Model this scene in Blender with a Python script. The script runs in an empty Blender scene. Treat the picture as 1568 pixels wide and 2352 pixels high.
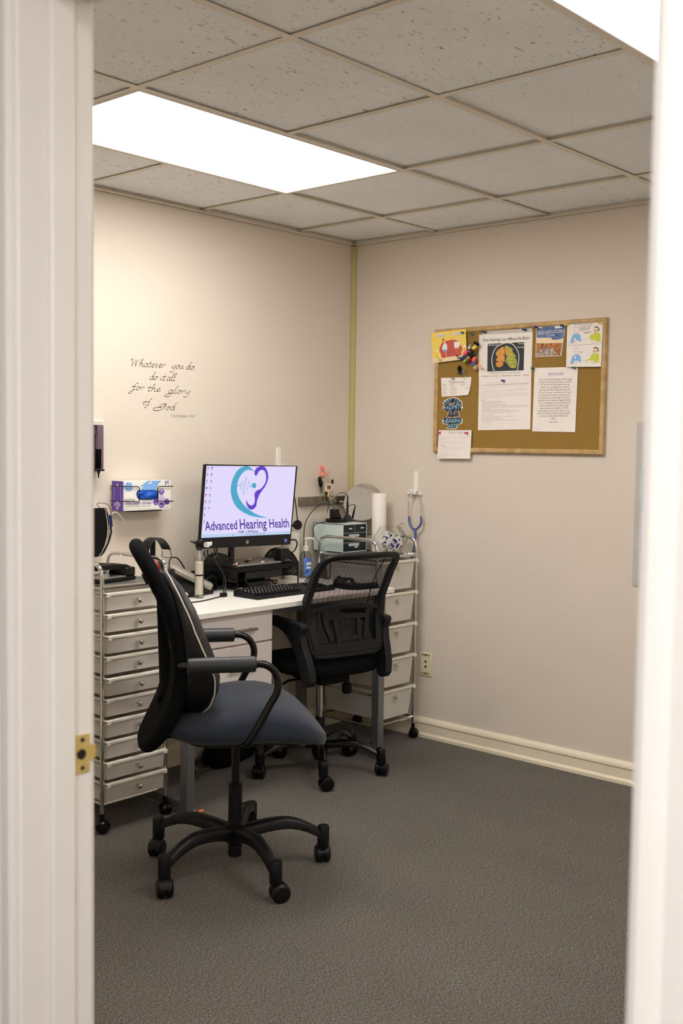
import bpy, bmesh, math, random
from mathutils import Vector, Matrix
random.seed(7)
V = Vector
sc = bpy.context.scene
COL = sc.collection
PI = math.pi
EXP = 0.0; HALL = 47
# ---------------------------------------------------------------- camera model (solved from the ceiling grid)
F = 2526.43
CAM = V((-4.23717, -3.71369, 1.42227))
CR = V((0.66568197, -0.7461103, 0.01367249))
CU = V((0.03700302, 0.05130254, 0.99799741))
CD = V((0.74531758, 0.66384296, -0.0617595))
def ray(u, v):
    return CD + CR * ((u - 784) / F) + CU * ((1176 - v) / F)
def at(u, v, ax, val):
    """point on the plane axis=val seen at photograph position (u, v)"""
    d = ray(u, v)
    return CAM + d * ((val - CAM[ax]) / d[ax])
def onplane(u, v, p0, n):
    d = ray(u, v)
    return CAM + d * ((p0 - CAM).dot(n) / d.dot(n))
H = 2.434          # ceiling
DZ = .775          # desk top height
XL = -3.30         # left wall, room side
YF = -3.47         # front wall
# ---------------------------------------------------------------- mesh helpers
def perp(d):
    d = d.normalized()
    a = V((0, 0, 1)) if abs(d.z) < .9 else V((1, 0, 0))
    x = d.cross(a).normalized()
    return x, d.cross(x).normalized()
def spline(pts, n=6, closed=False):
    P = [V(p) for p in pts]; out = []
    m = len(P)
    rng = range(m) if closed else range(m - 1)
    for i in rng:
        if closed: p0, p1, p2, p3 = P[i-1], P[i], P[(i+1) % m], P[(i+2) % m]
        else: p0, p1, p2, p3 = P[max(i-1, 0)], P[i], P[i+1], P[min(i+2, m-1)]
        for j in range(n):
            t = j / n
            out.append(.5 * ((2*p1) + (p2-p0)*t + (2*p0-5*p1+4*p2-p3)*t*t + (3*p1-p0-3*p2+p3)*t*t*t))
    if not closed: out.append(P[-1])
    return out
def interp(tab, x):
    if x <= tab[0][0]: return tab[0][1]
    for (a, b), (c, d) in zip(tab, tab[1:]):
        if x <= c: return b + (d-b) * (x-a) / (c-a)
    return tab[-1][1]
class MB:
    def __init__(s): s.v = []; s.f = []; s.m = []; s.k = 0; s.M = None
    def add(s, vs, fs):
        n = len(s.v)
        if s.M is not None: vs = [s.M @ V(p) for p in vs]
        s.v += [tuple(p) for p in vs]; s.f += [[i + n for i in f] for f in fs]; s.m += [s.k] * len(fs)
        return s
    def box(s, lo, hi):
        x0, y0, z0 = lo; x1, y1, z1 = hi
        return s.add([(x0,y0,z0),(x1,y0,z0),(x1,y1,z0),(x0,y1,z0),(x0,y0,z1),(x1,y0,z1),(x1,y1,z1),(x0,y1,z1)],
              [(0,3,2,1),(4,5,6,7),(0,1,5,4),(1,2,6,5),(2,3,7,6),(3,0,4,7)])
    def obox(s, c, ax, ay, az):
        c, ax, ay, az = V(c), V(ax), V(ay), V(az)
        vs = [c+a*ax+b*ay+d*az for d in (-1,1) for a, b in ((-1,-1),(1,-1),(1,1),(-1,1))]
        return s.add(vs, [(0,3,2,1),(4,5,6,7),(0,1,5,4),(1,2,6,5),(2,3,7,6),(3,0,4,7)])
    def loft(s, rings, closed=True, caps=(True, True)):
        n = len(rings[0]); vs = [p for r in rings for p in r]; fs = []
        for i in range(len(rings)-1):
            for j in range(n if closed else n-1):
                k = (j+1) % n
                fs.append((i*n+j, i*n+k, (i+1)*n+k, (i+1)*n+j))
        if closed and caps[0]: fs.append(tuple(range(n))[::-1])
        if closed and caps[1]: fs.append(tuple((len(rings)-1)*n + j for j in range(n)))
        return s.add(vs, fs)
    def cyl(s, p0, p1, r0, r1=None, n=20, caps=(True, True)):
        p0, p1 = V(p0), V(p1); r1 = r0 if r1 is None else r1
        x, y = perp(p1-p0)
        return s.loft([[p + (x*math.cos(a)+y*math.sin(a))*r for a in [2*PI*i/n for i in range(n)]] for p, r in ((p0,r0),(p1,r1))], True, caps)
    def tube(s, pts, r, n=8, closed=False, flat=1.0, up=None):
        P = [V(p) for p in pts]; m = len(P); rings = []; x = None
        rr = r if isinstance(r, (list, tuple)) else [r]*m
        for i in range(m):
            if closed: d = P[(i+1) % m] - P[i-1]
            else: d = P[min(i+1, m-1)] - P[max(i-1, 0)]
            if d.length < 1e-9: d = V((0,0,1))
            d.normalize()
            if up is not None: x = d.cross(V(up)).normalized()
            elif x is None: x, _ = perp(d)
            else:
                x = x - d*x.dot(d); x.normalize()
            y = d.cross(x)
            rings.append([P[i] + (x*math.cos(a) + y*math.sin(a)*flat)*rr[i] for a in [2*PI*j/n for j in range(n)]])
        if closed:
            nn = len(s.v); rings.append(rings[0])
            return s.loft(rings, True, (False, False))
        return s.loft(rings)
    def lathe(s, prof, o=(0,0,0), ax=(0,0,1), n=28, caps=(True, True)):
        o = V(o); d = V(ax).normalized(); x, y = perp(d)
        return s.loft([[o + d*z + (x*math.cos(a)+y*math.sin(a))*max(r, 1e-5) for a in [2*PI*i/n for i in range(n)]] for r, z in prof], True, caps)
    def ball(s, c, r, n=14, ax=(0,0,1)):
        rx, rz = (r, r) if not isinstance(r, tuple) else r
        return s.lathe([(rx*math.sin(PI*i/8), -rz*math.cos(PI*i/8)) for i in range(9)], c, ax, n)
    def prism(s, poly, ext):
        n = len(poly); e = V(ext); P = [V(p) for p in poly]
        fs = [tuple(range(n)), tuple(range(2*n-1, n-1, -1))]
        fs += [(i, n+i, n+(i+1) % n, (i+1) % n) for i in range(n)]
        return s.add(P + [p+e for p in P], fs)
    def pad(s, w, d, rings, expo=4.0, seg=40, warp=None, ctr=(0, 0)):
        """cushion: superellipse rings (inset, height); last one is closed with inner rings"""
        out = []
        for ins, h in rings:
            a, b = max(w/2-ins, .001), max(d/2-ins, .001); ring = []
            for j in range(seg):
                t = 2*PI*j/seg; c, q = math.cos(t), math.sin(t)
                x = a*math.copysign(abs(c)**(2/expo), c); y = b*math.copysign(abs(q)**(2/expo), q)
                p = (x+ctr[0], y+ctr[1], h)
                ring.append(warp(*p) if warp else p)
            out.append(ring)
        return s.loft(out)
def obj(name, mb, mats, parent=None, bev=0, seg=2, ang=35, flip=True, loc=None, rz=None):
    me = bpy.data.meshes.new(name)
    me.from_pydata(mb.v, [], mb.f)
    for m in (mats if isinstance(mats, (list, tuple)) else [mats]): me.materials.append(m)
    me.polygons.foreach_set('material_index', mb.m)
    if flip:
        b = bmesh.new(); b.from_mesh(me); bmesh.ops.recalc_face_normals(b, faces=b.faces); b.to_mesh(me); b.free()
    me.shade_smooth(); me.set_sharp_from_angle(angle=math.radians(ang))
    o = bpy.data.objects.new(name, me); COL.objects.link(o)
    if bev:
        md = o.modifiers.new('b', 'BEVEL'); md.width = bev; md.segments = seg; md.limit_method = 'ANGLE'; md.angle_limit = math.radians(40)
    if parent is not None: o.parent = parent
    if loc is not None: o.location = loc
    if rz is not None: o.rotation_euler.z = rz
    return o
def tag(o, label=None, cat=None, group=None, kind=None):
    if label: o['label'] = label
    if cat: o['category'] = cat
    if group: o['group'] = group
    if kind: o['kind'] = kind
    return o
def thing(name, label, cat, loc=(0,0,0), rz=0, group=None):
    o = bpy.data.objects.new(name, None); COL.objects.link(o)
    o.location = loc; o.rotation_euler = (0, 0, rz); o.empty_display_size = .05
    return tag(o, label, cat, group)
def struct(name, mb, m, parent=None, **k):
    return tag(obj(name, mb, m, parent, **k), kind='structure')
def copy_tree(o, parent=None):
    c = o.copy(); COL.objects.link(c)
    if parent: c.parent = parent
    for ch in list(o.children): copy_tree(ch, c)
    return c
# ---------------------------------------------------------------- materials
def lin(c):
    r = []
    for x in c[:3]:
        x = x/255.0
        r.append(x/12.92 if x <= .04045 else ((x+.055)/1.055)**2.4)
    return tuple(r) + (1.0,)
def mat(name, rgb, rough=.5, metal=0, var=.0, scale=30, bump=0, bscale=200, trans=0, emit=0, spec=.5, coat=0, rgb2=None, sheen=0, ior=1.45, alpha=1):
    m = bpy.data.materials.new(name); m.use_nodes = True; nt = m.node_tree; N = nt.nodes; L = nt.links
    b = N['Principled BSDF']
    c = lin(rgb)
    b.inputs['Base Color'].default_value = c; b.inputs['Roughness'].default_value = rough; b.inputs['Metallic'].default_value = metal
    b.inputs['Specular IOR Level'].default_value = spec; b.inputs['IOR'].default_value = ior
    b.inputs['Transmission Weight'].default_value = trans; b.inputs['Coat Weight'].default_value = coat
    b.inputs['Sheen Weight'].default_value = sheen; b.inputs['Alpha'].default_value = alpha
    tc = N.new('ShaderNodeTexCoord')
    if emit:
        b.inputs['Emission Color'].default_value = c; b.inputs['Emission Strength'].default_value = emit
        b.inputs['Base Color'].default_value = (0.01, .01, .01, 1)
    if var or rgb2:
        t = N.new('ShaderNodeTexNoise'); t.inputs['Scale'].default_value = scale; t.inputs['Detail'].default_value = 4
        L.new(tc.outputs['Object'], t.inputs['Vector'])
        mx = N.new('ShaderNodeMix'); mx.data_type = 'RGBA'
        c2 = lin(rgb2) if rgb2 else tuple(x*(1-var) for x in c[:3]) + (1,)
        mx.inputs[6].default_value = c2; mx.inputs[7].default_value = c if rgb2 else tuple(min(1, x*(1+var)) for x in c[:3]) + (1,)
        rp = N.new('ShaderNodeMapRange'); rp.inputs[1].default_value = .35; rp.inputs[2].default_value = .65
        L.new(t.outputs['Fac'], rp.inputs[0]); L.new(rp.outputs[0], mx.inputs[0]); L.new(mx.outputs[2], b.inputs['Base Color'])
    if bump:
        t2 = N.new('ShaderNodeTexNoise'); t2.inputs['Scale'].default_value = bscale; t2.inputs['Detail'].default_value = 3
        L.new(tc.outputs['Object'], t2.inputs['Vector'])
        bp = N.new('ShaderNodeBump'); bp.inputs['Strength'].default_value = bump; bp.inputs['Distance'].default_value = .002
        L.new(t2.outputs['Fac'], bp.inputs['Height']); L.new(bp.outputs[0], b.inputs['Normal'])
    return m
def mat_tile(name, fissure):
    m = mat(name, (238, 240, 242), .9, var=.03, scale=3)
    nt = m.node_tree; N = nt.nodes; L = nt.links; b = N['Principled BSDF']
    tc = N.new('ShaderNodeTexCoord'); mp = N.new('ShaderNodeMapping')
    mp.inputs['Scale'].default_value = (46, 120, 90) if fissure else (150, 150, 150)
    mp.inputs['Rotation'].default_value = (0, 0, .35)
    L.new(tc.outputs['Object'], mp.inputs['Vector'])
    n = N.new('ShaderNodeTexNoise'); n.inputs['Scale'].default_value = 1.0; n.inputs['Detail'].default_value = 2.5; n.inputs['Distortion'].default_value = .8 if fissure else .2
    L.new(mp.outputs[0], n.inputs['Vector'])
    r = N.new('ShaderNodeMapRange'); r.inputs[1].default_value = .29 if fissure else .27; r.inputs[2].default_value = .35 if fissure else .33
    L.new(n.outputs['Fac'], r.inputs[0])
    mx = N.new('ShaderNodeMix'); mx.data_type = 'RGBA'
    old = b.inputs['Base Color'].links[0].from_socket
    mx.inputs[6].default_value = lin((158, 146, 132)); L.new(old, mx.inputs[7]); L.new(r.outputs[0], mx.inputs[0])
    L.new(mx.outputs[2], b.inputs['Base Color'])
    bp = N.new('ShaderNodeBump'); bp.inputs['Strength'].default_value = .6; bp.inputs['Distance'].default_value = .003
    L.new(r.outputs[0], bp.inputs['Height']); L.new(bp.outputs[0], b.inputs['Normal'])
    return m
def mat_carpet():
    m = bpy.data.materials.new('carpet'); m.use_nodes = True; nt = m.node_tree; N = nt.nodes; L = nt.links; b = N['Principled BSDF']
    b.inputs['Roughness'].default_value = 1; b.inputs['Specular IOR Level'].default_value = .1; b.inputs['Sheen Weight'].default_value = .15
    tc = N.new('ShaderNodeTexCoord'); mp = N.new('ShaderNodeMapping'); mp.inputs['Scale'].default_value = (1, .55, 1); mp.inputs['Rotation'].default_value = (0, 0, .5)
    L.new(tc.outputs['Object'], mp.inputs['Vector'])
    n1 = N.new('ShaderNodeTexNoise'); n1.inputs['Scale'].default_value = 240; n1.inputs['Detail'].default_value = 4; n1.inputs['Roughness'].default_value = .7
    n2 = N.new('ShaderNodeTexNoise'); n2.inputs['Scale'].default_value = 480; n2.inputs['Detail'].default_value = 2
    n3 = N.new('ShaderNodeTexNoise'); n3.inputs['Scale'].default_value = 3; n3.inputs['Detail'].default_value = 3
    for n in (n1, n2, n3): L.new(mp.outputs[0], n.inputs['Vector'])
    cr = N.new('ShaderNodeValToRGB'); e = cr.color_ramp.elements
    e[0].position = .38; e[0].color = lin((40, 42, 42)); e[1].position = .62; e[1].color = lin((150, 140, 125))
    k = cr.color_ramp.elements.new(.5); k.color = lin((88, 84, 77))
    ad = N.new('ShaderNodeMath'); ad.operation = 'MULTIPLY_ADD'; ad.inputs[1].default_value = .35
    L.new(n2.outputs['Fac'], ad.inputs[0])
    s1 = N.new('ShaderNodeMath'); s1.operation = 'MULTIPLY'; s1.inputs[1].default_value = .65; L.new(n1.outputs['Fac'], s1.inputs[0]); L.new(s1.outputs[0], ad.inputs[2])
    L.new(ad.outputs[0], cr.inputs[0])
    mx = N.new('ShaderNodeMix'); mx.data_type = 'RGBA'; mx.blend_type = 'MULTIPLY'; mx.inputs[0].default_value = .35
    L.new(cr.outputs[0], mx.inputs[6]); L.new(n3.outputs['Fac'], mx.inputs[7]); L.new(mx.outputs[2], b.inputs['Base Color'])
    bp = N.new('ShaderNodeBump'); bp.inputs['Strength'].default_value = .7; bp.inputs['Distance'].default_value = .004
    L.new(ad.outputs[0], bp.inputs['Height']); L.new(bp.outputs[0], b.inputs['Normal'])
    return m
def mat_frost(name, rgb, clear=.12, tr=.35):
    m = mat(name, rgb, .35, var=.05, scale=8); nt = m.node_tree; N = nt.nodes; L = nt.links; b = N['Principled BSDF']; out = N['Material Output']
    t = N.new('ShaderNodeBsdfTranslucent'); t.inputs[0].default_value = lin(rgb)
    g = N.new('ShaderNodeBsdfTransparent')
    a = N.new('ShaderNodeMixShader'); a.inputs[0].default_value = tr; L.new(b.outputs[0], a.inputs[1]); L.new(t.outputs[0], a.inputs[2])
    c = N.new('ShaderNodeMixShader'); c.inputs[0].default_value = clear; L.new(a.outputs[0], c.inputs[1]); L.new(g.outputs[0], c.inputs[2])
    L.new(c.outputs[0], out.inputs[0]); return m
def mat_mesh(name, rgb, scale=300, cover=.6):
    """woven wire / perforated sheet: procedural holes"""
    m = mat(name, rgb, .5); nt = m.node_tree; N = nt.nodes; L = nt.links; b = N['Principled BSDF']; out = N['Material Output']
    tc = N.new('ShaderNodeTexCoord'); v = N.new('ShaderNodeTexVoronoi'); v.inputs['Scale'].default_value = scale; v.inputs['Randomness'].default_value = .15
    L.new(tc.outputs['Object'], v.inputs['Vector'])
    c = N.new('ShaderNodeMath'); c.operation = 'LESS_THAN'; c.inputs[1].default_value = .62 - cover*.4; L.new(v.outputs['Distance'], c.inputs[0])
    g = N.new('ShaderNodeBsdfTransparent'); a = N.new('ShaderNodeMixShader')
    L.new(c.outputs[0], a.inputs[0]); L.new(b.outputs[0], a.inputs[1]); L.new(g.outputs[0], a.inputs[2]); L.new(a.outputs[0], out.inputs[0])
    return m
M = {}
def mk(k, *a, **kw): M[k] = mat(k, *a, **kw); return M[k]
mk('wall', (214, 203, 189), .85, var=.015, scale=2.5, bump=.08, bscale=350)
mk('hallwall', (225, 222, 218), .8, var=.01, scale=2)
mk('trimwhite', (232, 226, 220), .45, var=.01, scale=6)
mk('baseboard', (232, 220, 196), .45, var=.02, scale=5)
mk('cornerwood', (182, 170, 112), .5, var=.06, scale=6)
mk('tee', (224, 216, 202), .5)
mk('plenum', (12, 14, 16), .9)
M['tilef'] = mat_tile('tile_fissured', True); M['tilep'] = mat_tile('tile_pinhole', False)
M['carpet'] = mat_carpet()
mk('black', (9, 10, 12), .45, spec=.35, var=.1, scale=40)
mk('blackgloss', (7, 7, 9), .22, spec=.45)
mk('blackmatte', (9, 10, 11), .75, spec=.25)
mk('blackfab', (9, 10, 13), .95, spec=.15, bump=.3, bscale=900, var=.12, scale=300)
mk('seatblue', (42, 47, 57), .95, spec=.2, sheen=.12, bump=.3, bscale=900, var=.14, scale=400)
mk('leather', (8, 8, 10), .42, spec=.4, bump=.3, bscale=160)
mk('plasticgrey', (20, 22, 25), .5, spec=.35, bump=.12, bscale=600)
mk('darkgrey', (34, 36, 39), .5)
mk('armpad', (36, 38, 41), .45); mk('piping', (205, 198, 186), .6)
mk('chrome', (220, 219, 217), .05, 1)
mk('steel', (150, 146, 136), .3, 1, var=.1, scale=12)
mk('steeldark', (60, 60, 60), .35, 1)
mk('brass', (228, 204, 130), .4, .7, var=.08, scale=40)
mk('legmetal', (120, 122, 124), .35, .6)
mk('desktop', (236, 232, 224), .35, var=.01, scale=5)
mk('deskwhite', (216, 208, 204), .4, var=.01, scale=5)
mk('white', (235, 232, 226), .4)
mk('offwhite', (226, 220, 208), .5)
mk('paper', (236, 228, 220), .8, var=.01, scale=20)
mk('ivory', (222, 212, 176), .35)
mk('rail', (226, 220, 206), .4)
M['frost'] = mat_frost('frosted_drawer', (245, 241, 235), .10, .4); M['frost2'] = mat_frost('smoke_tray', (120, 122, 122), .3)
M['wiremesh'] = mat_mesh('perforated_metal', (26, 27, 28), 260, .62)
mk('mint', (196, 212, 206), .5, var=.01, scale=9)
M['smoke'] = mat_frost('smoked_drawer', (40, 50, 54), .2, .1)
def mat_clear(name, rgb=(250, 252, 250), edge=1.2, rough=.03):
    m = bpy.data.materials.new(name); m.use_nodes = True; nt = m.node_tree; N = nt.nodes; L = nt.links; out = N['Material Output']; N.remove(N['Principled BSDF'])
    t = N.new('ShaderNodeBsdfTransparent'); t.inputs[0].default_value = lin(rgb); g = N.new('ShaderNodeBsdfGlossy'); g.inputs['Roughness'].default_value = rough
    f = N.new('ShaderNodeFresnel'); f.inputs[0].default_value = edge; x = N.new('ShaderNodeMixShader')
    k = N.new('ShaderNodeMath'); k.operation = 'MULTIPLY'; k.inputs[1].default_value = .55; L.new(f.outputs[0], k.inputs[0]); L.new(k.outputs[0], x.inputs[0]); L.new(t.outputs[0], x.inputs[1]); L.new(g.outputs[0], x.inputs[2]); L.new(x.outputs[0], out.inputs[0]); return m
M['glass'] = mat_clear('clear_glass', (253, 254, 253)); M['bottle'] = mat_clear('bottle_plastic', (232, 236, 240)); M['tinted'] = mat_clear('tinted_cover', (222, 216, 226))
mk('mirror', (235, 235, 235), .03, 1)
mk('cork', (166, 130, 62), .95, rgb2=(122, 94, 40), scale=420, bump=.4, bscale=500)
mk('oak', (196, 164, 112), .5, rgb2=(172, 138, 88), scale=25)
mk('ink', (30, 28, 34), .7); mk('inkgrey', (120, 114, 114), .8); mk('inklight', (168, 160, 158), .8)
mk('vinyl', (40, 37, 44), .6)
mk('blue', (58, 92, 178), .4); mk('navy', (36, 48, 104), .5); mk('skyblue', (128, 176, 232), .5); mk('glove', (22, 84, 188), .3, var=.15, scale=60)
mk('purple', (104, 72, 176), .5); mk('lilac', (196, 182, 222), .5)
mk('red', (140, 26, 32), .35); mk('redsofa', (196, 92, 76), .8); mk('orange', (226, 128, 60), .6); mk('pinkhook', (236, 158, 142), .35)
mk('yellowcard', (240, 216, 96), .75, rgb2=(246, 200, 110), scale=12); mk('yellow', (228, 206, 60), .4); mk('lime', (196, 204, 56), .6)
mk('green', (20, 104, 84), .35); mk('greenbright', (120, 180, 60), .4); mk('magenta', (196, 32, 116), .35); mk('pink', (232, 70, 120), .4)
mk('skin', (232, 204, 176), .8); mk('bluepin', (26, 44, 140), .25); mk('tealtext', (150, 204, 222), .5); mk('stickernavy', (28, 38, 58), .5)
mk('mutedred', (164, 92, 92), .7); mk('beige', (206, 186, 160), .4); mk('coral', (232, 92, 84), .4); mk('sky', (72, 94, 140), .7, rgb2=(104, 128, 170), scale=30)
mk('cream', (238, 214, 176), .7); mk('field', (206, 138, 66), .8, rgb2=(112, 72, 60), scale=70); mk('rock', (120, 96, 92), .8, rgb2=(200, 180, 170), scale=90)
mk('brainred', (196, 84, 40), .7, rgb2=(226, 190, 90), scale=260); mk('braingreen', (226, 206, 80), .7, rgb2=(76, 120, 70), scale=260); mk('mridark', (48, 54, 58), .7)
mk('dispback', (186, 176, 186), .5); mk('steth', (70, 92, 144), .4); mk('handle', (216, 207, 192), .4)
mk('phonegrey', (168, 160, 148), .45)
mk('sanliq', (225, 230, 236), .1, trans=.6); mk('sanlabel', (110, 158, 226), .5, rgb2=(70, 110, 200), scale=8)
mk('silver', (190, 188, 184), .3, .8); mk('basegrey', (140, 138, 134), .4, .5)
SE = 1.0
def screen(k, rgb): M[k] = mat(k, rgb, .3, emit=SE)
screen('scr', (222, 214, 250)); screen('scrteal', (66, 164, 198)); screen('scrpurple', (92, 52, 196)); screen('scrtext', (66, 30, 150)); screen('scrbar', (186, 208, 238)); screen('scrpink', (190, 90, 150)); screen('scrgrey', (150, 146, 180)); screen('scrblue', (60, 100, 200))
# ---------------------------------------------------------------- flat drawings on a plane, laid out in photograph positions
TXT = {}
def text_geo(body, bold=0, shear=0):
    key = (body, bold, shear)
    if key not in TXT:
        cu = bpy.data.curves.new('t', 'FONT'); cu.body = body; cu.offset = bold; cu.shear = shear; cu.resolution_u = 2; cu.fill_mode = 'FRONT'
        o = bpy.data.objects.new('t', cu); COL.objects.link(o)
        dg = bpy.context.evaluated_depsgraph_get()
        me = bpy.data.meshes.new_from_object(o.evaluated_get(dg))
        TXT[key] = ([tuple(v.co[:2]) for v in me.vertices], [tuple(p.vertices) for p in me.polygons])
        bpy.data.objects.remove(o); bpy.data.curves.remove(cu); bpy.data.meshes.remove(me)
    return TXT[key]
class Canvas:
    def __init__(s, mb, p0, n, z=(1, 0, 0)):
        s.mb = mb; s.p0 = V(p0); s.n = V(n).normalized(); s.z = z
        s.up = (V((0,0,1)) - s.n*s.n.z).normalized(); s.rt = s.up.cross(s.n)
    def P(s, x, y, h=0):
        k, ox, oy = s.z
        return onplane(x/k + ox, y/k + oy, s.p0 + s.n*h, s.n)
    def poly(s, pts, k, h=.0006):
        s.mb.k = k; P = [s.P(x, y, h) for x, y in pts]
        s.mb.add(P, [tuple(range(len(P)))])
    def blob(s, pts, k, h=.0006, n=5):
        s.poly([(p.x, p.y) for p in spline([(x, y, 0) for x, y in pts], n, True)], k, h)
    def disc(s, x, y, rx, ry, k, h=.0006, n=20):
        s.poly([(x+rx*math.cos(2*PI*i/n), y+ry*math.sin(2*PI*i/n)) for i in range(n)], k, h)
    def sheet(s, pts, k, h, t=.0006):
        """paper with thickness: front at h, back at h-t"""
        s.mb.k = k; P = [s.P(x, y, h) for x, y in pts]
        s.mb.prism(P, -s.n*t)
    def line(s, pts, w, k, h=.0008, n=0, closed=False):
        s.mb.k = k
        if n: pts = [(p.x, p.y) for p in spline([(x, y, 0) for x, y in pts], n, closed)]
        if closed: pts = pts + [pts[0]]
        P = [s.P(x, y, h) for x, y in pts]; A = []
        for i, p in enumerate(P):
            d = P[min(i+1, len(P)-1)] - P[max(i-1, 0)]
            q = s.n.cross(d).normalized(); ww = w if not isinstance(w, (list, tuple)) else w[min(i, len(w)-1)]
            A.append([p - q*ww/2, p + q*ww/2])
        s.mb.loft(A, False)
    def text(s, body, a, b, k, h=.0008, tall=1.0, bold=0, shear=0):
        """text fitted between baseline positions a and b"""
        vs, fs = text_geo(body, bold, shear)
        if not vs: return
        x0 = min(v[0] for v in vs); x1 = max(v[0] for v in vs)
        A = s.P(a[0], a[1], h); B = s.P(b[0], b[1], h); d = (B-A)/(x1-x0); up = s.n.cross(d) * tall
        s.mb.k = k; s.mb.add([A + d*(x-x0) + up*y for x, y in vs], fs)
    def greek(s, x0, x1, y0, y1, w, k, h=.0007, gap=5, lo=8, hi=34):
        """an unreadably small printed line, word by word"""
        x = x0
        while x < x1:
            e = min(x + random.uniform(lo, hi), x1); f = lambda q: y0 + (y1-y0)*(q-x0)/(x1-x0)
            s.line([(x, f(x)), (e, f(e))], w, k, h); x = e + gap
# ================================================================ ROOM
T = .6096
X4, Y3 = -.4029, -.5152        # a grid line in each direction
b = MB(); b.box((-5.0, -5.3, -.05), (0, 0, 0)); struct('floor', b, M['carpet'])
b = MB(); b.box((-3.5, 0, 0), (.12, .12, H+.25)); struct('wall_back', b, M['wall'])
b = MB(); b.box((0, -3.6, 0), (.12, 0, H+.25)); struct('wall_right', b, M['wall'])
b = MB(); b.box((XL-.2, YF-.12, 0), (0, YF, H+.25)); struct('wall_front', b, M['wall'])
JT = .1175; YL, YR = -2.401, -3.311; DH = 2.032
b = MB()
for lo, hi in (((XL-JT, YL+.019, 0), (XL, 0, H+.25)), ((XL-JT, YF-.12, 0), (XL, YR-.019, H+.25)), ((XL-JT, YR-.019, DH+.019), (XL, YL+.019, H+.25))): b.box(lo, hi)
struct('wall_left', b, M['wall'])
# hallway shell the camera stands in
b = MB(); b.box((-5.1, -5.3, 0), (-5.0, -1.2, H+.1)); b.box((-5.0, -1.2, 0), (XL-JT, -1.1, H+.1)); b.box((-5.0, -5.4, 0), (XL-JT, -5.3, H+.1))
b.box((XL-JT-.004, YL+.09, 0), (XL-JT, -1.2, H)); b.box((XL-JT-.004, -5.3, 0), (XL-JT, YR-.09, H))
struct('wall_hall', b, M['hallwall'])
b = MB(); b.box((-5.0, -5.3, H), (XL-JT-.004, -1.2, H+.05)); struct('ceiling_hall', b, M['white'])
# door frame
dr = thing('door_1', None, None, (XL, YR, 0)); tag(dr, 'white painted door frame the room is seen through', kind='structure'); dr.location = (0, 0, 0)
b = MB()
b.box((XL-JT, YL, 0), (XL, YL+.019, DH)); b.box((XL-JT, YR-.019, 0), (XL, YR, DH)); b.box((XL-JT, YR-.019, DH), (XL, YL+.019, DH+.019))
obj('jamb', b, M['trimwhite'], dr, bev=.002)
b = MB()
b.box((-3.3735, YL-.012, 0), (-3.336, YL, DH)); b.box((-3.3735, YR, 0), (-3.336, YR+.012, DH)); b.box((-3.3735, YR, DH-.012), (-3.336, YL, DH))
obj('door_stop', b, M['trimwhite'], dr, bev=.003)
cas = [(0, 0), (0, .009), (.008, .013), (.022, .013), (.030, .0105), (.062, .0165), (.078, .0165), (.083, .012), (.083, 0)]
def casing(xw, sx):
    b = MB()
    for y0, sy in ((YL + (.009 if sx > 0 else .003), 1), (YR - (.009 if sx > 0 else 0), -1)):
        b.loft([[V((xw + sx*h, y0 + sy*(.0+w), z)) for w, h in cas] for z in (0, DH + .083)])
    b.loft([[V((xw + sx*h, y, DH + w)) for w, h in cas] for y in (YR, YL)])
    obj('casing', b, M['trimwhite'], dr, ang=25)
casing(XL-JT, -1); casing(XL, 1)
# strike plate on the latch side
st = thing('strike_plate', 'brass strike plate screwed into the white door jamb', 'strike plate', (-3.3185, YL, .972))
b = MB(); hw, hh = .0125, .0285; n = 24
out = [(-hw, -hh), (hw, -hh), (hw, -.012), (hw+.010, -.010), (hw+.010, .010), (hw, .012), (hw, hh), (-hw, hh)]
b.prism([(x, -.0022, z) for x, z in out], (0, .0016, 0))
obj('plate', b, M['brass'], st, bev=.0004)
b = MB(); b.prism([(hw+.010, -.0022, -.010), (hw+.010, -.0022, .010), (hw+.016, .004, .010), (hw+.016, .004, -.010)], (-.001, -.001, 0)); obj('lip', b, M['brass'], st)
b = MB(); b.lathe([(.0075, 0), (.0075, .0012)], (-.002, -.0036, 0), (0, 1, 0), 20); tag(obj('latch_hole', b, M['steeldark'], st), 'dark round latch opening')
for z in (-.0205, .0205):
    b = MB(); b.lathe([(.0035, 0), (.0028, .0012)], (0, -.0022, z), (0, -1, 0), 14); b.box((-.003, -.0038, z-.0004), (.003, -.0033, z+.0004)); obj('screw', b, M['steeldark'], st)
# baseboards
prof = [(0, .0), (.020, .0), (.020, .014), (.016, .020), (.0125, .024), (.0125, .064), (.0165, .070), (.0165, .078), (.0125, .086), (.006, .0958), (0, .0958)]
def base(name, a, b_, n):
    m = MB(); a, b_, n = V(a), V(b_), V(n)
    m.loft([[p + n*d + V((0,0,z)) for d, z in prof] for p in (a, b_)]); struct(name, m, M['baseboard'], ang=30)
base('baseboard_right', (0, YF, 0), (0, 0, 0), (-1, 0, 0)); base('baseboard_back', (XL, 0, 0), (0, 0, 0), (0, -1, 0))
base('baseboard_front', (XL, YF, 0), (0, YF, 0), (0, 1, 0)); base('baseboard_left', (XL, YL+.09, 0), (XL, 0, 0), (1, 0, 0))
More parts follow.
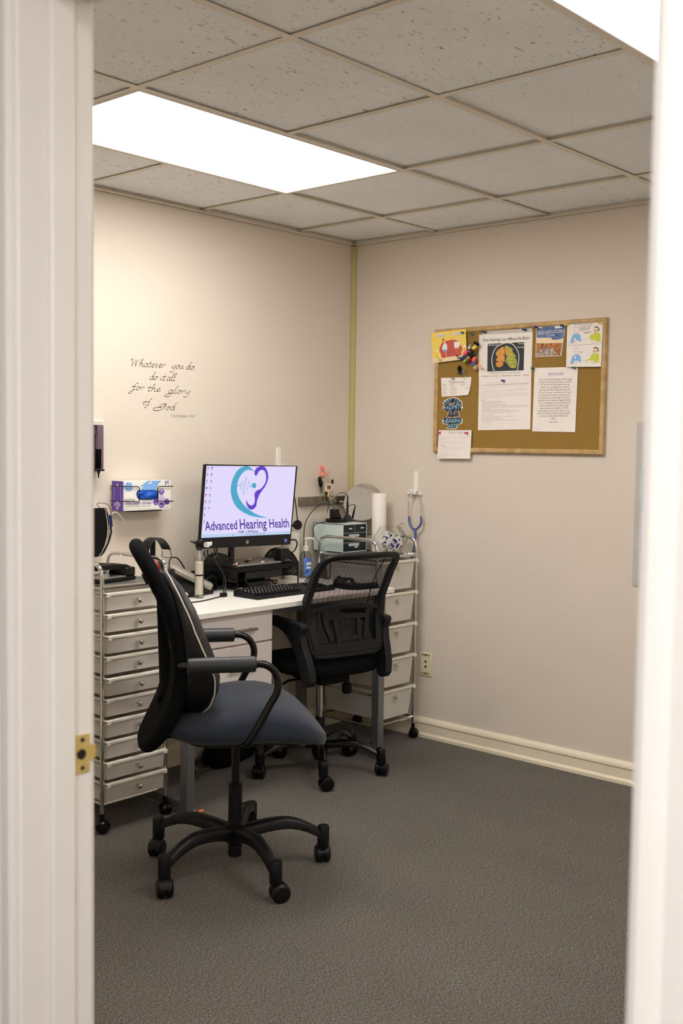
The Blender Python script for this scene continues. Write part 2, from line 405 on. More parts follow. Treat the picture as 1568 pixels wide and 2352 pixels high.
# corner strip and ceiling angle
b = MB(); w = .021
b.loft([[(0, -.001, z), (-w, -.001, z), (-w, -.006, z), (-.012, -.013, z), (-.006, -w, z), (-.001, -w, z), (-.001, 0, z)] for z in (.096, H-.016)])
tag(struct('trim_1', b, M['cornerwood'], ang=20), 'olive wooden strip covering the room corner')
b = MB()
b.box((XL, -.022, H-.013), (0, 0, H-.010)); b.box((XL, -.0035, H-.013), (0, 0, H+.008)); struct('trim_2', b, M['tee'])
b = MB(); b.box((-.022, YF, H-.013), (0, 0, H-.010)); b.box((-.0035, YF, H-.013), (0, 0, H+.008)); struct('trim_3', b, M['tee'])
# suspended ceiling: tiles, tees, dark plenum above
xs = [X4 + T*i for i in (-5, -4, -3, -2, -1, 0)]; ys = [Y3 - T*j for j in range(0, 6)]
xe = [XL] + [x for x in xs if x > XL+.02] + [0]; ye = [0] + [y for y in ys if y > YF+.02] + [YF]
ceil = bpy.data.objects.new('ceiling', None); COL.objects.link(ceil); tag(ceil, kind='structure')
lightcells = []
LX0, LX1 = X4 - 3*T, X4 - T
LY = [(Y3 - T, Y3), (Y3 - 4*T, Y3 - 3*T)]
tf, tp = MB(), MB(); g = .008
for i in range(len(xe)-1):
    for j in range(len(ye)-1):
        x0, x1 = xe[i], xe[i+1]; y1, y0 = ye[j], ye[j+1]; cx, cy = (x0+x1)/2, (y0+y1)/2
        if LX0 < cx < LX1 and any(a < cy < c for a, c in LY): continue
        ci = round((cx - X4)/T - .5); cj = round((Y3 - cy)/T - .5)
        pin = (ci, cj) in ((-2, 2), (-2, 1), (-1, 1), (-1, 0), (-2+1, 2)) 
        lift = .0105 if (ci, cj) in ((-2, 2), (-2, 1), (-1, 1), (-1, 0), (0, -1), (-1, -1)) else random.uniform(.003, .006)
        (tp if pin else tf).box((x0+g, y0+g, H+lift), (x1-g, y1-g, H+lift+.015))
tag(obj('ceiling_tiles', tf, M['tilef'], ceil), 'fissured mineral fibre tiles'); tag(obj('ceiling_tiles', tp, M['tilep'], ceil), 'finely pitted mineral fibre tiles')
b = MB(); tw = .012
for x in xe[1:-1]: b.box((x-tw, YF, H-.0015), (x+tw, 0, H)); b.box((x-.0015, YF, H), (x+.0015, 0, H+.03))
for y in ye[1:-1]: b.box((XL, y-tw, H-.002), (0, y+tw, H-.0005)); b.box((XL, y-.0015, H), (0, y+.0015, H+.03))
# the tee that would cross the two lamps stops at them
obj('ceiling_grid', b, M['tee'], ceil)
b = MB(); b.box((XL, YF, H+.20), (0, 0, H+.23)); obj('plenum', b, M['plenum'], ceil)
LS = 15.0
mk('lamp', (255, 251, 246), .5, emit=LS)
for k, ((y0, y1), lab) in enumerate(zip(LY, ('long lit ceiling panel over the desk, its whole length but one end in view', 'lit ceiling panel cut off by the right door casing, nearest the doorway'))):
    cx, cy = (LX0+LX1)/2, (y0+y1)/2
    t = thing('ceiling_light', lab, 'ceiling light', (cx, cy, H), 0, None)
    b = MB(); b.box((-T+.013, -T/2+.013, -.0035), (T-.013, T/2-.013, -.0022)); obj('diffuser', b, M['lamp'], t)
    b = MB(); a, c = T-.0125, T/2-.0125
    for lo, hi in (((-a, -c, -.004), (a, -c+.006, .02)), ((-a, c-.006, -.004), (a, c, .02)), ((-a, -c+.006, -.004), (-a+.006, c-.006, .02)), ((a-.006, -c+.006, -.004), (a, c-.006, .02))): b.box(lo, hi)
    b.box((-a, -c, .02), (a, c, .08)); obj('frame', b, M['white'], t)
# ================================================================ CORKBOARD
cork = thing('cork_board', 'oak framed cork board covered in notes on the right wall', 'notice board', (-.0, -.98, 1.68))
o0 = V((0, -.98, 1.68))
Y0, Y1, Z0, Z1 = -.533, -1.433, 1.390, 1.970
fr = [(0, 0), (0, .014), (.004, .019), (.016, .019), (.022, .014), (.022, 0)]
b = MB()
pts = [(Y0, Z0), (Y1, Z0), (Y1, Z1), (Y0, Z1)]; cc = ((Y0+Y1)/2, (Z0+Z1)/2)
rings = []
for y, z in pts + [pts[0]]:
    sy = 1 if y < cc[0] else -1; sz = 1 if z < cc[1] else -1
    rings.append([V((-.0015-h, y + sy*w, z + sz*w)) - o0 for w, h in fr])
b.loft(rings, True, (False, False)); obj('frame', b, M['oak'], cork, ang=30)
b = MB(); b.box(V((-.0095, Y1+.02, Z0+.02)) - o0, V((-.0015, Y0-.02, Z1-.02)) - o0); obj('cork_panel', b, M['cork'], cork)
SX = -.0097
def board_item(name, label, cat, mats, group=None):
    b = MB(); return b, (lambda c: tag(obj(name, b, [M[m] for m in mats], flip=False, ang=20), label, cat, group))
NB = V((-1, 0, 0)); Z7 = (3.4087, 960, 700); ZA = (11.2, 980, 750); ZB = (11.2, 980, 880); ZC = (7.84, 1210, 730); ZD = (13.067, 1215, 840); ZE = (9.043, 1090, 740)
# --- two page brain poster (lower page first)
b, fin = board_item('printed_sheet', 'white text page pinned below the brain scan poster on the cork board', 'sheet', ['paper', 'ink', 'inkgrey', 'inklight'])
c = Canvas(b, (SX, 0, 0), NB, ZE)
c.sheet([(86, 1250), (1172, 1225), (1150, 2225), (64, 2243)], 0, .0012)
c.text('This is an PET scan showing the connection between hearing loss and brain atrophy (shrinkage)', (122, 1326), (1118, 1280), 2, .0014, 1.25)
for x1, y, ye_ in ((1030, 1360, 1318), (490, 1387, 1366), (1110, 1424, 1378), (1110, 1448, 1402), (840, 1470, 1442), (1060, 1508, 1466), (1115, 1534, 1490), (1090, 1560, 1516), (580, 1585, 1562)):
    c.greek(122, x1, y, ye_, .0007, 3, .0014, 3, 8, 30)
c.text('QUICK FACTS', (118, 1632), (224, 1626), 2, .0014)
for x1, y in ((560, 1652), (660, 1676), (525, 1704), (650, 1728), (1075, 1754), (1090, 1780), (325, 1812), (710, 1832), (910, 1858), (785, 1888)):
    c.greek(142, x1, y, y - (x1-142)*.033, .0011, 2, .0014, 4, 10, 40)
c.text('SOME PEOPLE ALSO WONDER WHY', (108, 1944), (398, 1934), 2, .0014)
for x1, y in ((820, 1970), (540, 1998), (610, 2024), (965, 2050), (350, 2078)): c.greek(134, x1, y, y - (x1-134)*.025, .001, 2, .0014, 4, 10, 40)
for x1, y in ((660, 2118), (410, 2140), (600, 2178), (350, 2184)): c.greek(108, x1, y, y - (x1-108)*.025, .0006, 3, .0014, 3, 6, 24)
fin(c)
b, fin = board_item('poster', 'laminated brain scan poster headed How Hearing Loss Affects the Brain', 'poster', ['paper', 'ink', 'inkgrey', 'mridark', 'white', 'brainred', 'braingreen', 'mutedred', 'silver'])
c = Canvas(b, (SX, 0, 0), NB, ZE)
c.sheet([(155, 190), (1190, 122), (1196, 215), (150, 275)], 8, .0010)
c.sheet([(88, 262), (1202, 205), (1170, 1232), (82, 1258)], 0, .0024)
c.text('How Hearing Loss Affects the Brain', (170, 402), (1132, 356), 1, .0028, 1.15, .004)
c.poly([(266, 452), (1028, 412), (1014, 1000), (258, 1026)], 3, .0027)
c.line([(412, 1005), (380, 960), (355, 800), (375, 650), (450, 520), (560, 455), (640, 432), (720, 432), (800, 470), (880, 580), (915, 700), (905, 850), (890, 960), (875, 995)], .0035, 4, .0030, 4)
c.blob([(610, 515), (620, 700), (615, 830), (560, 800), (595, 880), (520, 935), (450, 910), (440, 840), (500, 830), (440, 790), (470, 720), (435, 660), (490, 570)], 5, .0030)
c.blob([(632, 490), (690, 500), (790, 560), (780, 610), (850, 690), (840, 730), (870, 790), (850, 945), (740, 940), (670, 850), (635, 830), (660, 720), (635, 640)], 6, .0030)
c.blob([(640, 560), (700, 580), (700, 660), (720, 720), (640, 640)], 5, .0032)
c.text('Hearing Loss', (272, 492), (484, 484), 4, .0030, 1.1); c.text('Normal', (902, 462), (1018, 456), 4, .0030, 1.1); c.text('Hearing', (888, 536), (1014, 530), 4, .0030, 1.1)
c.text('Untreated hearing loss can lead to an increased risk of', (310, 1072), (946, 1052), 2, .0028, 1.2)
c.text('Social Isolation  -  Depression  -  Cognitive Decline  -  Alzheimer\'s  -  Dementia', (132, 1138), (1124, 1108), 7, .0028, 1.25)
fin(c)
# --- yellow cartoon card
b, fin = board_item('cartoon_card', 'yellow cartoon card with a couple on a red sofa, top left of the cork board', 'card', ['yellowcard', 'redsofa', 'white', 'orange', 'skin', 'ink', 'skyblue', 'cream'])
c = Canvas(b, (-.022, 0, 0), NB, ZA)
c.sheet([(105, 170), (1000, 62), (1030, 830), (148, 945)], 0, .0006)
c.poly([(130, 830), (900, 720), (1028, 760), (1030, 830), (148, 945)], 7, .0008)
c.poly([(260, 205), (475, 185), (480, 250), (255, 285)], 2, .0009); c.poly([(610, 175), (935, 130), (940, 180), (690, 235)], 2, .0009)
c.text('I THINK YOU NEED', (268, 240), (475, 215), 5, .0011, 1.0); c.text('A HEARING TEST', (255, 280), (480, 252), 5, .0011, 1.0)
c.text('WHY THE HECK DO I NEED', (612, 205), (935, 160), 5, .0011, .95); c.text('A HAIRY CHEST?', (690, 235), (895, 200), 5, .0011, .95)
c.blob([(320, 630), (345, 500), (420, 400), (640, 340), (800, 370), (870, 480), (915, 570), (885, 650), (870, 745), (620, 770), (400, 808), (358, 700)], 1, .0010)
c.line([(520, 680), (690, 640), (690, 560)], .0006, 5, .0012); c.line([(610, 560), (620, 630)], .001, 5, .0012)
c.blob([(400, 600), (405, 500), (450, 430), (510, 460), (525, 560), (510, 610)], 2, .0013); c.poly([(405, 590), (530, 590), (520, 625), (420, 640)], 6, .0014)
c.blob([(435, 350), (470, 340), (475, 400), (440, 430)], 4, .0014); c.blob([(385, 330), (420, 295), (465, 340), (430, 385), (395, 390)], 3, .0015)
c.line([(480, 630), (490, 700), (510, 790)], .003, 4, .0013)
c.blob([(700, 410), (760, 390), (845, 400), (830, 520), (720, 560)], 2, .0013); c.blob([(780, 290), (815, 300), (800, 370), (770, 370)], 4, .0014)
c.line([(800, 340), (785, 380)], .001, 5, .0015)
c.line([(750, 560), (850, 550), (780, 600), (785, 730)], .0035, 3, .0014, 3); c.blob([(760, 735), (800, 725), (805, 765), (760, 770)], 5, .0015)
for x, y in ((260, 640), (970, 520)):
    c.poly([(x-40, y+10), (x-20, y-40), (x+20, y-40), (x+40, y+10)], 2, .0010); c.line([(x, y+10), (x, y+150)], .0009, 5, .0010); c.line([(x-45, y+200), (x-25, y+150), (x+30, y+150), (x+50, y+190)], .0008, 5, .0010)
fin(c)
# --- landscape quote card
b, fin = board_item('quote_card', 'landscape photo card with dark blue sky and golden grass', 'card', ['paper', 'sky', 'cream', 'field', 'rock', 'white'])
c = Canvas(b, (SX, 0, 0), NB, ZC)
c.sheet([(170, 165), (692, 128), (614, 688), (152, 708)], 0, .0040, .0039)
q = lambda a, d: (170 + 522*a + d*(-18 - 60*a), 165 - 37*a + d*(543 + 17*a))
c.poly([q(.01, .01), q(.98, .01), q(.98, .40), q(.02, .36)], 1, .0043)
c.poly([q(.62, .02), q(.95, .02), q(.95, .07), q(.66, .10)], 5, .0044); c.poly([q(.02, .02), q(.2, .0), q(.18, .06)], 5, .0044)
c.poly([q(.02, .36), q(.98, .40), q(.98, .60), q(.02, .55)], 2, .0043)
c.blob([q(.55, .37), q(.72, .40), q(.97, .36), q(.97, .43), q(.75, .46), q(.6, .45)], 1, .0044)
c.poly([q(.02, .54), q(.35, .56), q(.97, .58), q(.97, .98), q(.02, .98)], 3, .0044)
c.blob([q(.06, .82), q(.3, .72), q(.6, .72), q(.75, .85), q(.8, .96), q(.4, .965), q(.08, .965)], 4, .0046)
c.text('Blindness separates us from things;', q(.06, .20), q(.95, .18), 5, .0046, 1.3, 0, .3); c.text('Deafness separates us from people', q(.06, .26), q(.95, .24), 5, .0046, 1.3, 0, .3)
c.text('Helen Keller', q(.36, .34), q(.68, .325), 5, .0046, 1.1)
fin(c)
# --- two panel comic
b, fin = board_item('comic_sheet', 'white two panel comic of two people with mugs, top right of the cork board', 'comic', ['paper', 'skyblue', 'lime', 'skin', 'ink', 'inklight'])
c = Canvas(b, (-.0212, 0, 0), NB, ZC)
c.sheet([(722, 118), (1368, 72), (1330, 880), (702, 886)], 0, .0018)
c.line([(718, 500), (1350, 466)], .0008, 4, .0021)
for dy, up in ((0, True), (372, False)):
    Y = lambda y: y + dy
    c.line([(725, Y(462)), (800, Y(432)), (965, Y(400)), (1130, Y(384))], .0006, 4, .0020, 3); c.line([(1340, Y(462)), (1290, Y(425))], .0006, 4, .0020)
    c.blob([(780, Y(455)), (800, Y(370)), (825, Y(310)), (880, Y(290)), (945, Y(300)), (968, Y(360)), (960, Y(440)), (915, Y(400)), (850, Y(405)), (830, Y(450))], 1, .0021)
    c.blob([(838, Y(215)), (845, Y(185)), (885, Y(172)), (930, Y(190)), (942, Y(235)), (905, Y(285)), (870, Y(290)), (850, Y(250))], 0, .0022)
    c.line([(838, Y(215)), (845, Y(185)), (885, Y(172)), (930, Y(190)), (942, Y(235)), (905, Y(285)), (870, Y(290)), (850, Y(250))], .0008, 4, .0024, 3, True)
    c.line([(890, Y(280)), (905, Y(262))], .001, 4, .0024); c.line([(868, Y(228)), (880, Y(226))], .0012, 4, .0024); c.line([(905, Y(226)), (916, Y(224))], .0012, 4, .0024)
    my = 0 if up else -50
    c.poly([(842, Y(362+my)), (882, Y(362+my)), (880, Y(408+my)), (842, Y(408+my))], 0, .0025); c.line([(842, Y(362+my)), (882, Y(362+my)), (880, Y(408+my)), (842, Y(408+my))], .0009, 4, .0026, 0, True)
    c.blob([(832, Y(455)), (865, Y(440)), (910, Y(458))], 3, .0023)
    ex = 0 if up else -25
    c.blob([(1160+ex, Y(390)), (1190+ex, Y(285)), (1240+ex, Y(275)), (1310+ex, Y(270)), (1322+ex, Y(350)), (1310+ex, Y(425)), (1250+ex, Y(430)), (1220+ex, Y(390))], 2, .0021)
    if up: c.line([(1165, 290), (1130, 385)], .006, 2, .00225); c.line([(1130, 385), (1195, 300)], .006, 2, .00235)
    else: c.line([(1180, 690), (1150, 735), (1085, 765)], .006, 2, .00225); c.blob([(1030, 800), (1075, 770), (1090, 780), (1060, 812)], 3, .0022)
    hx = 1245 if up else 1232
    c.blob([(hx-50, Y(215)), (hx-30, Y(175)), (hx+10, Y(165)), (hx+45, Y(195)), (hx+40, Y(250)), (hx, Y(298)), (hx-35, Y(270))], 3, .0023)
    c.line([(hx-35, Y(180)), (hx+5, Y(162)), (hx+45, Y(190)), (hx+48, Y(235))], .004, 4, .0025, 3); c.line([(hx-50, Y(228)), (hx-20, Y(235)), (hx+10, Y(230)), (hx+42, Y(222))], .0016, 4, .0026)
    c.disc(hx-15, Y(272), 8, 8 if up else 3, 4, .0026)
    c.poly([(1162-ex*0, Y(405)), (1215, Y(405)), (1210, Y(452)), (1165, Y(452))], 0, .0026); c.line([(1162, Y(405)), (1215, Y(405)), (1210, Y(452)), (1165, Y(452))], .0009, 4, .0027, 0, True)
    c.line([(1318, Y(330)), (1345, Y(318)), (1335, Y(440))], .0006, 5, .0021)
for s_, a, e in (('"WHAT FOUR LETTER WORD', (822, 140), (1182, 120)), ('DO FOLKS WITH', (940, 174), (1150, 158)), ('HEARING LOSS', (944, 206), (1135, 190)), ('USE MOST?"', (962, 234), (1118, 222))): c.text(s_, a, e, 4, .0021, 1.0)
c.text('"WHAT?"', (1015, 288), (1160, 272), 4, .0021, 1.0, .012); c.text('"YUP."', (930, 640), (1010, 630), 4, .0021)
c.greek(712, 990, 880, 872, .0006, 5, .0021, 4, 10, 30)
fin(c)
# --- poem
b, fin = board_item('poem_sheet', 'white poem page headed Silence is Golden, hung by two green pins', 'sheet', ['paper', 'inkgrey', 'purple'])
c = Canvas(b, (SX, 0, 0), NB, ZD)
c.sheet([(160, 65), (1462, 32), (1375, 1995), (88, 1972)], 0, .0032)
c.text('SILENCE IS GOLDEN', (570, 276), (1028, 262), 2, .0035, 1.5); c.line([(570, 286), (1028, 272)], .0006, 2, .0035)
poem = ['When at first our hearing begins to FADE, though', 'the signs are foretelling, we may choose to EVADE.', 'We tell others they don\'t speak clearly, they', 'mumble a lot, my concentration is elsewhere', 'that\'s why I ask WHAT? Please talk a bit louder,', 'your voice is so weak, I could hear you OK if you\'d', 'look at me when you speak. I can hear you just', 'fine, when you are close at hand, if you learn to', 'enunciate I could understand. Being with family', 'is one of life\'s greatest joys, but don\'t expect me', 'to hear with all that noise. It\'s easy to blame', 'others, though its not really fair, it\'s YOUR', 'hearing problem, solve it, SHOW others you care', 'He who said "Silence is Golden" spoke for himself', 'only, for the hearing impaired SILENCE IS', 'LONELY', 'Arthur Unknown']
px = [(300, 1278), (290, 1270), (340, 1218), (335, 1215), (300, 1240), (275, 1260), (300, 1228), (275, 1240), (262, 1250), (280, 1230), (298, 1200), (315, 1172), (262, 1212), (250, 1225), (312, 1150), (652, 805), (588, 862)]
for i, (s_, (a, e)) in enumerate(zip(poem, px)):
    y = 436 + i*78.5 + (18 if i == 16 else 0); c.text(s_, (a, y+4), (e, y-12 if e-a > 500 else y), 1, .0035, 1.45)
fin(c)
# --- account list, sticker, contact sheet
b, fin = board_item('account_note', 'small white list headed Manufacturer Accounts under the black ear samples', 'note', ['paper', 'ink', 'inkgrey', 'mutedred', 'purple', 'inklight'])
c = Canvas(b, (SX, 0, 0), NB, ZA)
b.k = 0
g_ = []
for i in range(9):
    row = []
    for j in range(9):
        a, d = i/8, j/8; x = 362 + 780*a + d*(20 - 30*a - 70*a*a*d); y = 1322 - 25*a + d*(485 - 20*a)
        row.append(c.P(x, y, .0012 + .012*max(0, a+d-1.2)**2))
    g_.append(row)
b.loft(g_, False)
c.text('Manufacturer Accounts', (570, 1455), (972, 1448), 2, .0018, 1.3)
c.text('Name', (412, 1518), (490, 1514), 1, .0018, 1.1); c.text('Phone #', (598, 1512), (694, 1508), 2, .0018, 1.1); c.text('Account #', (855, 1504), (972, 1500), 2, .0018, 1.1)
for i, k in enumerate((5, 1, 3, 3, 4)):
    y = 1555 + i*47
    c.greek(412, 500, y, y-3, .0012, k, .0018, 6, 60, 90); c.greek(598, 776, y-4, y-7, .0011, k, .0018, 6, 14, 60); c.greek(1085 - i*8 - 90 + 10*i, 1085 - i*8, y-9, y-13, .0011, k, .003, 6, 30, 90)
fin(c)
b, fin = board_item('sticker', 'navy die cut sticker reading Keep Calm and Admit you need Hearing Aids', 'sticker', ['white', 'stickernavy', 'tealtext', 'skin', 'silver'])
c = Canvas(b, (SX, 0, 0), NB, ZB)
out = [(690, 362), (780, 385), (870, 450), (920, 520), (905, 570), (932, 630), (890, 690), (815, 695), (820, 760), (848, 850), (835, 890), (915, 910), (918, 1000), (880, 1050), (800, 1060), (790, 1130), (740, 1180), (600, 1182), (505, 1165), (530, 1060), (410, 1050), (392, 960), (420, 905), (495, 900), (515, 850), (535, 780), (535, 715), (470, 712), (405, 650), (405, 600), (440, 570), (405, 540), (450, 450), (560, 385), (630, 378)]
c.sheet(out, 0, .0010)
cx_, cy_ = 662, 780
c.poly([(cx_ + (x-cx_)*.93, cy_ + (y-cy_)*.955) for x, y in out], 1, .0013)
for i, ch in enumerate('KEEP CALM'):
    if ch == ' ': continue
    a = math.radians(-60 + 120*i/8); X, Yc = 664 + 210*math.sin(a), 672 - 205*math.cos(a); dx, dy = 21*math.cos(a), 21*math.sin(a)*.85
    c.text(ch, (X-dx, Yc-dy), (X+dx, Yc+dy), 2, .0016, 1.2, .01)
c.text('and', (560, 560), (725, 552), 3, .0016, .8, .01, .4); c.text('to', (750, 550), (800, 545), 3, .0016, .9, .01, .4)
c.text('ADMIT', (495, 682), (850, 666), 2, .0016, 1.1, .008)
for x in (462, 882): c.disc(x, 628, 20, 24, 3, .0016)
for x0, sx in ((645, -1), (690, 1)):
    c.line([(x0, 825), (x0+sx*6, 740), (x0+sx*45, 705), (x0+sx*85, 730), (x0+sx*90, 800), (x0+sx*70, 830)], .0022, 4, .0016, 4); c.line([(x0+sx*35, 820), (x0+sx*40, 750), (x0+sx*60, 735)], .0018, 3, .0016, 3)
c.text('you need', (515, 905), (825, 890), 3, .0016, .85, .012, .35); c.text('HEARING', (420, 1024), (900, 1008), 2, .0016, .95, .01); c.text('AIDS', (540, 1146), (780, 1134), 2, .0016, .95, .01)
fin(c)
b, fin = board_item('contact_sheet', 'white Contact Support sheet hanging over the lower left frame of the cork board', 'sheet', ['paper', 'inkgrey', 'inklight'])
c = Canvas(b, (-.0215, 0, 0), NB, ZB)
c.sheet([(304, 1210), (1145, 1210), (1106, 1945), (268, 1940)], 0, .0006, .0035)
c.text('Contact Support', (548, 1295), (975, 1295), 2, .0009, 1.3)
for x0, x1, y in ((335, 1105, 1402), (335, 485, 1438), (330, 985, 1526), (385, 610, 1648), (330, 860, 1690), (310, 490, 1766), (310, 570, 1812), (305, 750, 1860), (300, 490, 1896)): c.greek(x0, x1, y, y, .0009, 2, .0009, 6, 12, 60)
c.text('North America', (325, 1610), (480, 1605), 1, .0009, 1.1)
fin(c)
# --- push pins
def pin(u, v, colr, label, x=SX, tilt=(0, 0), group=None):
    p = at(u, v, 0, x); t = thing('push_pin', label, 'push pin', p, 0, group)
    d = V((-1, tilt[0], tilt[1])).normalized()
    b = MB(); b.lathe([(.0052, .004), (.0056, .006), (.0030, .008), (.0026, .014), (.0040, .016), (.0046, .019), (.003, .021)], (0,0,0), d, 16); obj('pin_head', b, M[colr], t)
    b = MB(); b.cyl(d*-.002, d*.005, .0006, n=6); obj('pin_point', b, M['chrome'], t)
z7 = lambda x, y: (x/3.4087 + 960, y/3.4087 + 700)
PINS = [((358, 222), 'green', 'green pin at the top right of the yellow cartoon card', -.022), ((183, 432), 'yellow', 'yellow pin at the foot of the yellow cartoon card', -.022),
 ((524, 218), 'bluepin', 'blue pin at the top left of the brain poster', SX-.001), ((842, 196), 'bluepin', 'blue pin at the top right of the brain poster', SX-.001), ((676, 596), 'bluepin', 'blue pin where the brain poster meets the text page below', SX-.002),
 ((936, 178), 'bluepin', 'blue pin at the top left of the landscape card', -.0215), ((1138, 168), 'bluepin', 'blue pin at the top right of the landscape card', -.0215),
 ((1172, 158), 'yellow', 'yellow pin at the top left of the comic sheet', -.0232), ((1432, 143), 'yellow', 'yellow pin at the top right of the comic sheet', -.0232),
 ((910, 503), 'green', 'green pin at the top left of the poem sheet', SX-.003), ((1230, 495), 'green', 'green pin at the top right of the poem sheet', SX-.003),
 ((177, 1003), 'magenta', 'magenta pin at the left of the Contact Support sheet', -.022), ((390, 1003), 'magenta', 'magenta pin at the right of the Contact Support sheet', -.022),
 ((436, 236), 'green', 'green pin the coloured ear samples hang from, beside the yellow card', SX), ((458, 384), 'green', 'green pin in the middle of the coloured ear sample bunch', SX), ((286, 577), 'silver', 'clear pin at the top of the Manufacturer Accounts note', SX-.001)]
for (x, y), colr, lab, d in PINS:
    pin(*z7(x, y), colr, lab, d, (random.uniform(.15, .4), random.uniform(-.1, .2)), 'push pins in the cork board')
# --- bunches of ear sample tubes
def zA(x, y, X): return at(x/11.2 + 980, y/11.2 + 750, 0, X)
t = thing('ear_sample_bunch', 'bunch of multicoloured ear plug samples hanging beside the brain poster', 'sample bunch', zA(1215, 230, -.02)); o_ = V(t.location)
tubes = [((1130, 470), (1110, 570), 'silver', .0085), ((1230, 420), (1330, 470), 'blackgloss', .009), ((1290, 480), (1210, 570), 'yellow', .0085), ((1150, 560), (1180, 600), 'navy', .0075), ((1040, 620), (1000, 720), 'pink', .0085), ((990, 760), (920, 840), 'navy', .0085), ((1150, 680), (1180, 780), 'blackgloss', .010), ((1050, 840), (990, 900), 'greenbright', .0085), ((1130, 830), (1070, 880), 'red', .0085), ((1140, 790), (1090, 830), 'beige', .0088), ((1240, 790), (1220, 890), 'coral', .009), ((1220, 920), (1190, 990), 'purple', .0085), ((1230, 1000), (1270, 1080), 'beige', .0088), ((1200, 990), (1230, 1020), 'greenbright', .009)]
for i, (a, e, k, r) in enumerate(tubes):
    X = -.022 - .006*(i % 3); A, E_ = zA(*a, X) - o_, zA(*e, X) - o_; E_.x -= .008
    b = MB(); L_ = (E_-A).length; b.lathe([(r*.5, -.002), (r*.9, 0), (r, .002), (r, L_), (r*.9, L_+.003), (r*.4, L_+.005)], A, E_-A, 16); obj('ear_sample', b, M[k], t)
b = MB(); b.tube(spline([zA(1220, 215, -.026)-o_, zA(1250, 320, -.028)-o_, zA(1270, 400, -.03)-o_]), .0008, 5); b.tube(spline([zA(1220, 215, -.026)-o_, zA(1160, 330, -.024)-o_, zA(1130, 470, -.026)-o_, zA(1060, 620, -.03)-o_, zA(1150, 700, -.034)-o_]), .0006, 5); b.tube([zA(1290, 700, -.03)-o_, zA(1330, 900, -.034)-o_], .0008, 5); obj('beaded_string', b, M['silver'], t)
b = MB(); b.prism([zA(x, y, -.04)-o_ for x, y in ((1280, 1010), (1340, 940), (1480, 1100), (1390, 1040), (1340, 1050))], (.0008, 0, 0)); tag(obj('paper_tag', b, M['pinkhook'], t), 'pale pink paper tag')
t = thing('ear_sample_bunch', 'small black ear samples with clear tubes above the Manufacturer Accounts note', 'sample bunch', zA(880, 820, -.02)); o_ = V(t.location)
for a, e, k, r in (((850, 1040), (830, 1080), 'blackgloss', .0085), ((850, 1110), (850, 1200), 'blackgloss', .0095)):
    A, E_ = zA(*a, -.022)-o_, zA(*e, -.03)-o_; b = MB(); L_ = (E_-A).length; b.lathe([(r*.5, -.002), (r*.9, 0), (r, .002), (r, L_), (r*.8, L_+.004)], A, E_-A, 16); obj('ear_sample', b, M[k], t)
b = MB()
for pts_ in ([(900, 1120), (920, 1290), (970, 1350)], [(940, 1090), (960, 1250), (975, 1340)], [(990, 1130), (930, 1120), (905, 1250)]): b.tube(spline([zA(x, y, -.026)-o_ for x, y in pts_]), .0011, 6)
obj('clear_tube', b, M['silver'], t)
b = MB(); b.tube(spline([zA(880, 820, -.014)-o_, zA(910, 880, -.024)-o_, zA(960, 950, -.024)-o_, zA(950, 1060, -.024)-o_, zA(860, 1060, -.024)-o_]), .0006, 5); obj('string', b, M['silver'], t)
pin(*[q for q in (880/11.2+980, 815/11.2+750)], 'green', 'green pin holding the black ear samples under the yellow card', -.022, (.3, .1), 'push pins in the cork board')
# ================================================================ RIGHT WALL FITTINGS
b = MB(); p = at(977.5, 1525.5, 0, -.004)
t = thing('outlet_plate', 'ivory phone jack wall plate with two sockets low on the right wall', 'wall plate', (0, p.y, p.z))
b.box((-.006, -.035, -.0575), (-.0005, .035, .0575)); obj('plate', b, M['ivory'], t, bev=.003)
for z in (.012, -.013):
    b = MB(); b.box((-.0066, -.0055, z-.004), (-.0055, .0055, z+.004)); b.box((-.0066, -.003, z+.004), (-.0055, .003, z+.0065)); tag(obj('jack', b, M['blackmatte'], t), 'small dark phone jack')
for z, s_ in ((.044, 1), (-.044, -1)):
    b = MB()
    for y0, y1, z0, z1 in ((-.021, .021, .002, .0045), (-.021, -.016, -.004, .002), (.016, .021, -.004, .002), (-.005, .005, -.003, .002)): b.box((-.0064, y0, z + min(s_*z0, s_*z1)), (-.0056, y1, z + max(s_*z0, s_*z1)))
    b.box((-.0064, -.002, z - s_*.002 - .002), (-.0056, .002, z - s_*.002 + .002)); tag(obj('cover_slot', b, M['steeldark'], t), 'dark snap slot')
# adhesive hook with stethoscope
p = at(955, 1135, 0, 0)
hk = thing('wall_hook', 'white adhesive hook holding the stethoscope on the right wall', 'hook', (0, p.y, p.z))
b = MB(); b.pad(.028, .118, [(0, 0), (0, .004), (.002, .006)], 5, 32, lambda x, y, h: (-h, x, y+.052)); obj('back_strip', b, M['white'], hk)
b = MB(); b.tube(spline([(-.006, 0, .012), (-.02, 0, .004), (-.034, 0, .004), (-.038, 0, .016)]), .0065, 10); b.ball((-.038, 0, .018), .008); b.cyl((-.015, -.034, .003), (-.015, .034, .003), .0045); b.ball((-.015, -.036, .003), .0075); b.ball((-.015, .036, .003), .0075); obj('hook_arm', b, M['white'], hk)
q_ = lambda u, v, X=-.03: at(u, v, 0, X)
stt = thing('stethoscope', 'blue and silver stethoscope hanging from the white hook', 'stethoscope', q_(954, 1140)); o_ = V(stt.location)
for L_, nm in (([(945, 1132), (942, 1142), (938, 1162), (939, 1190)], 'ear_tube'), ([(958, 1133), (963, 1145), (967, 1165), (966.5, 1190)], 'ear_tube')):
    b = MB(); b.tube(spline([q_(*a)-o_ for a in L_]), .0030, 8); b.ball(q_(*L_[0])-o_ + V((-.004, 0, .006)), .0055); obj(nm, b, M['chrome'], stt)
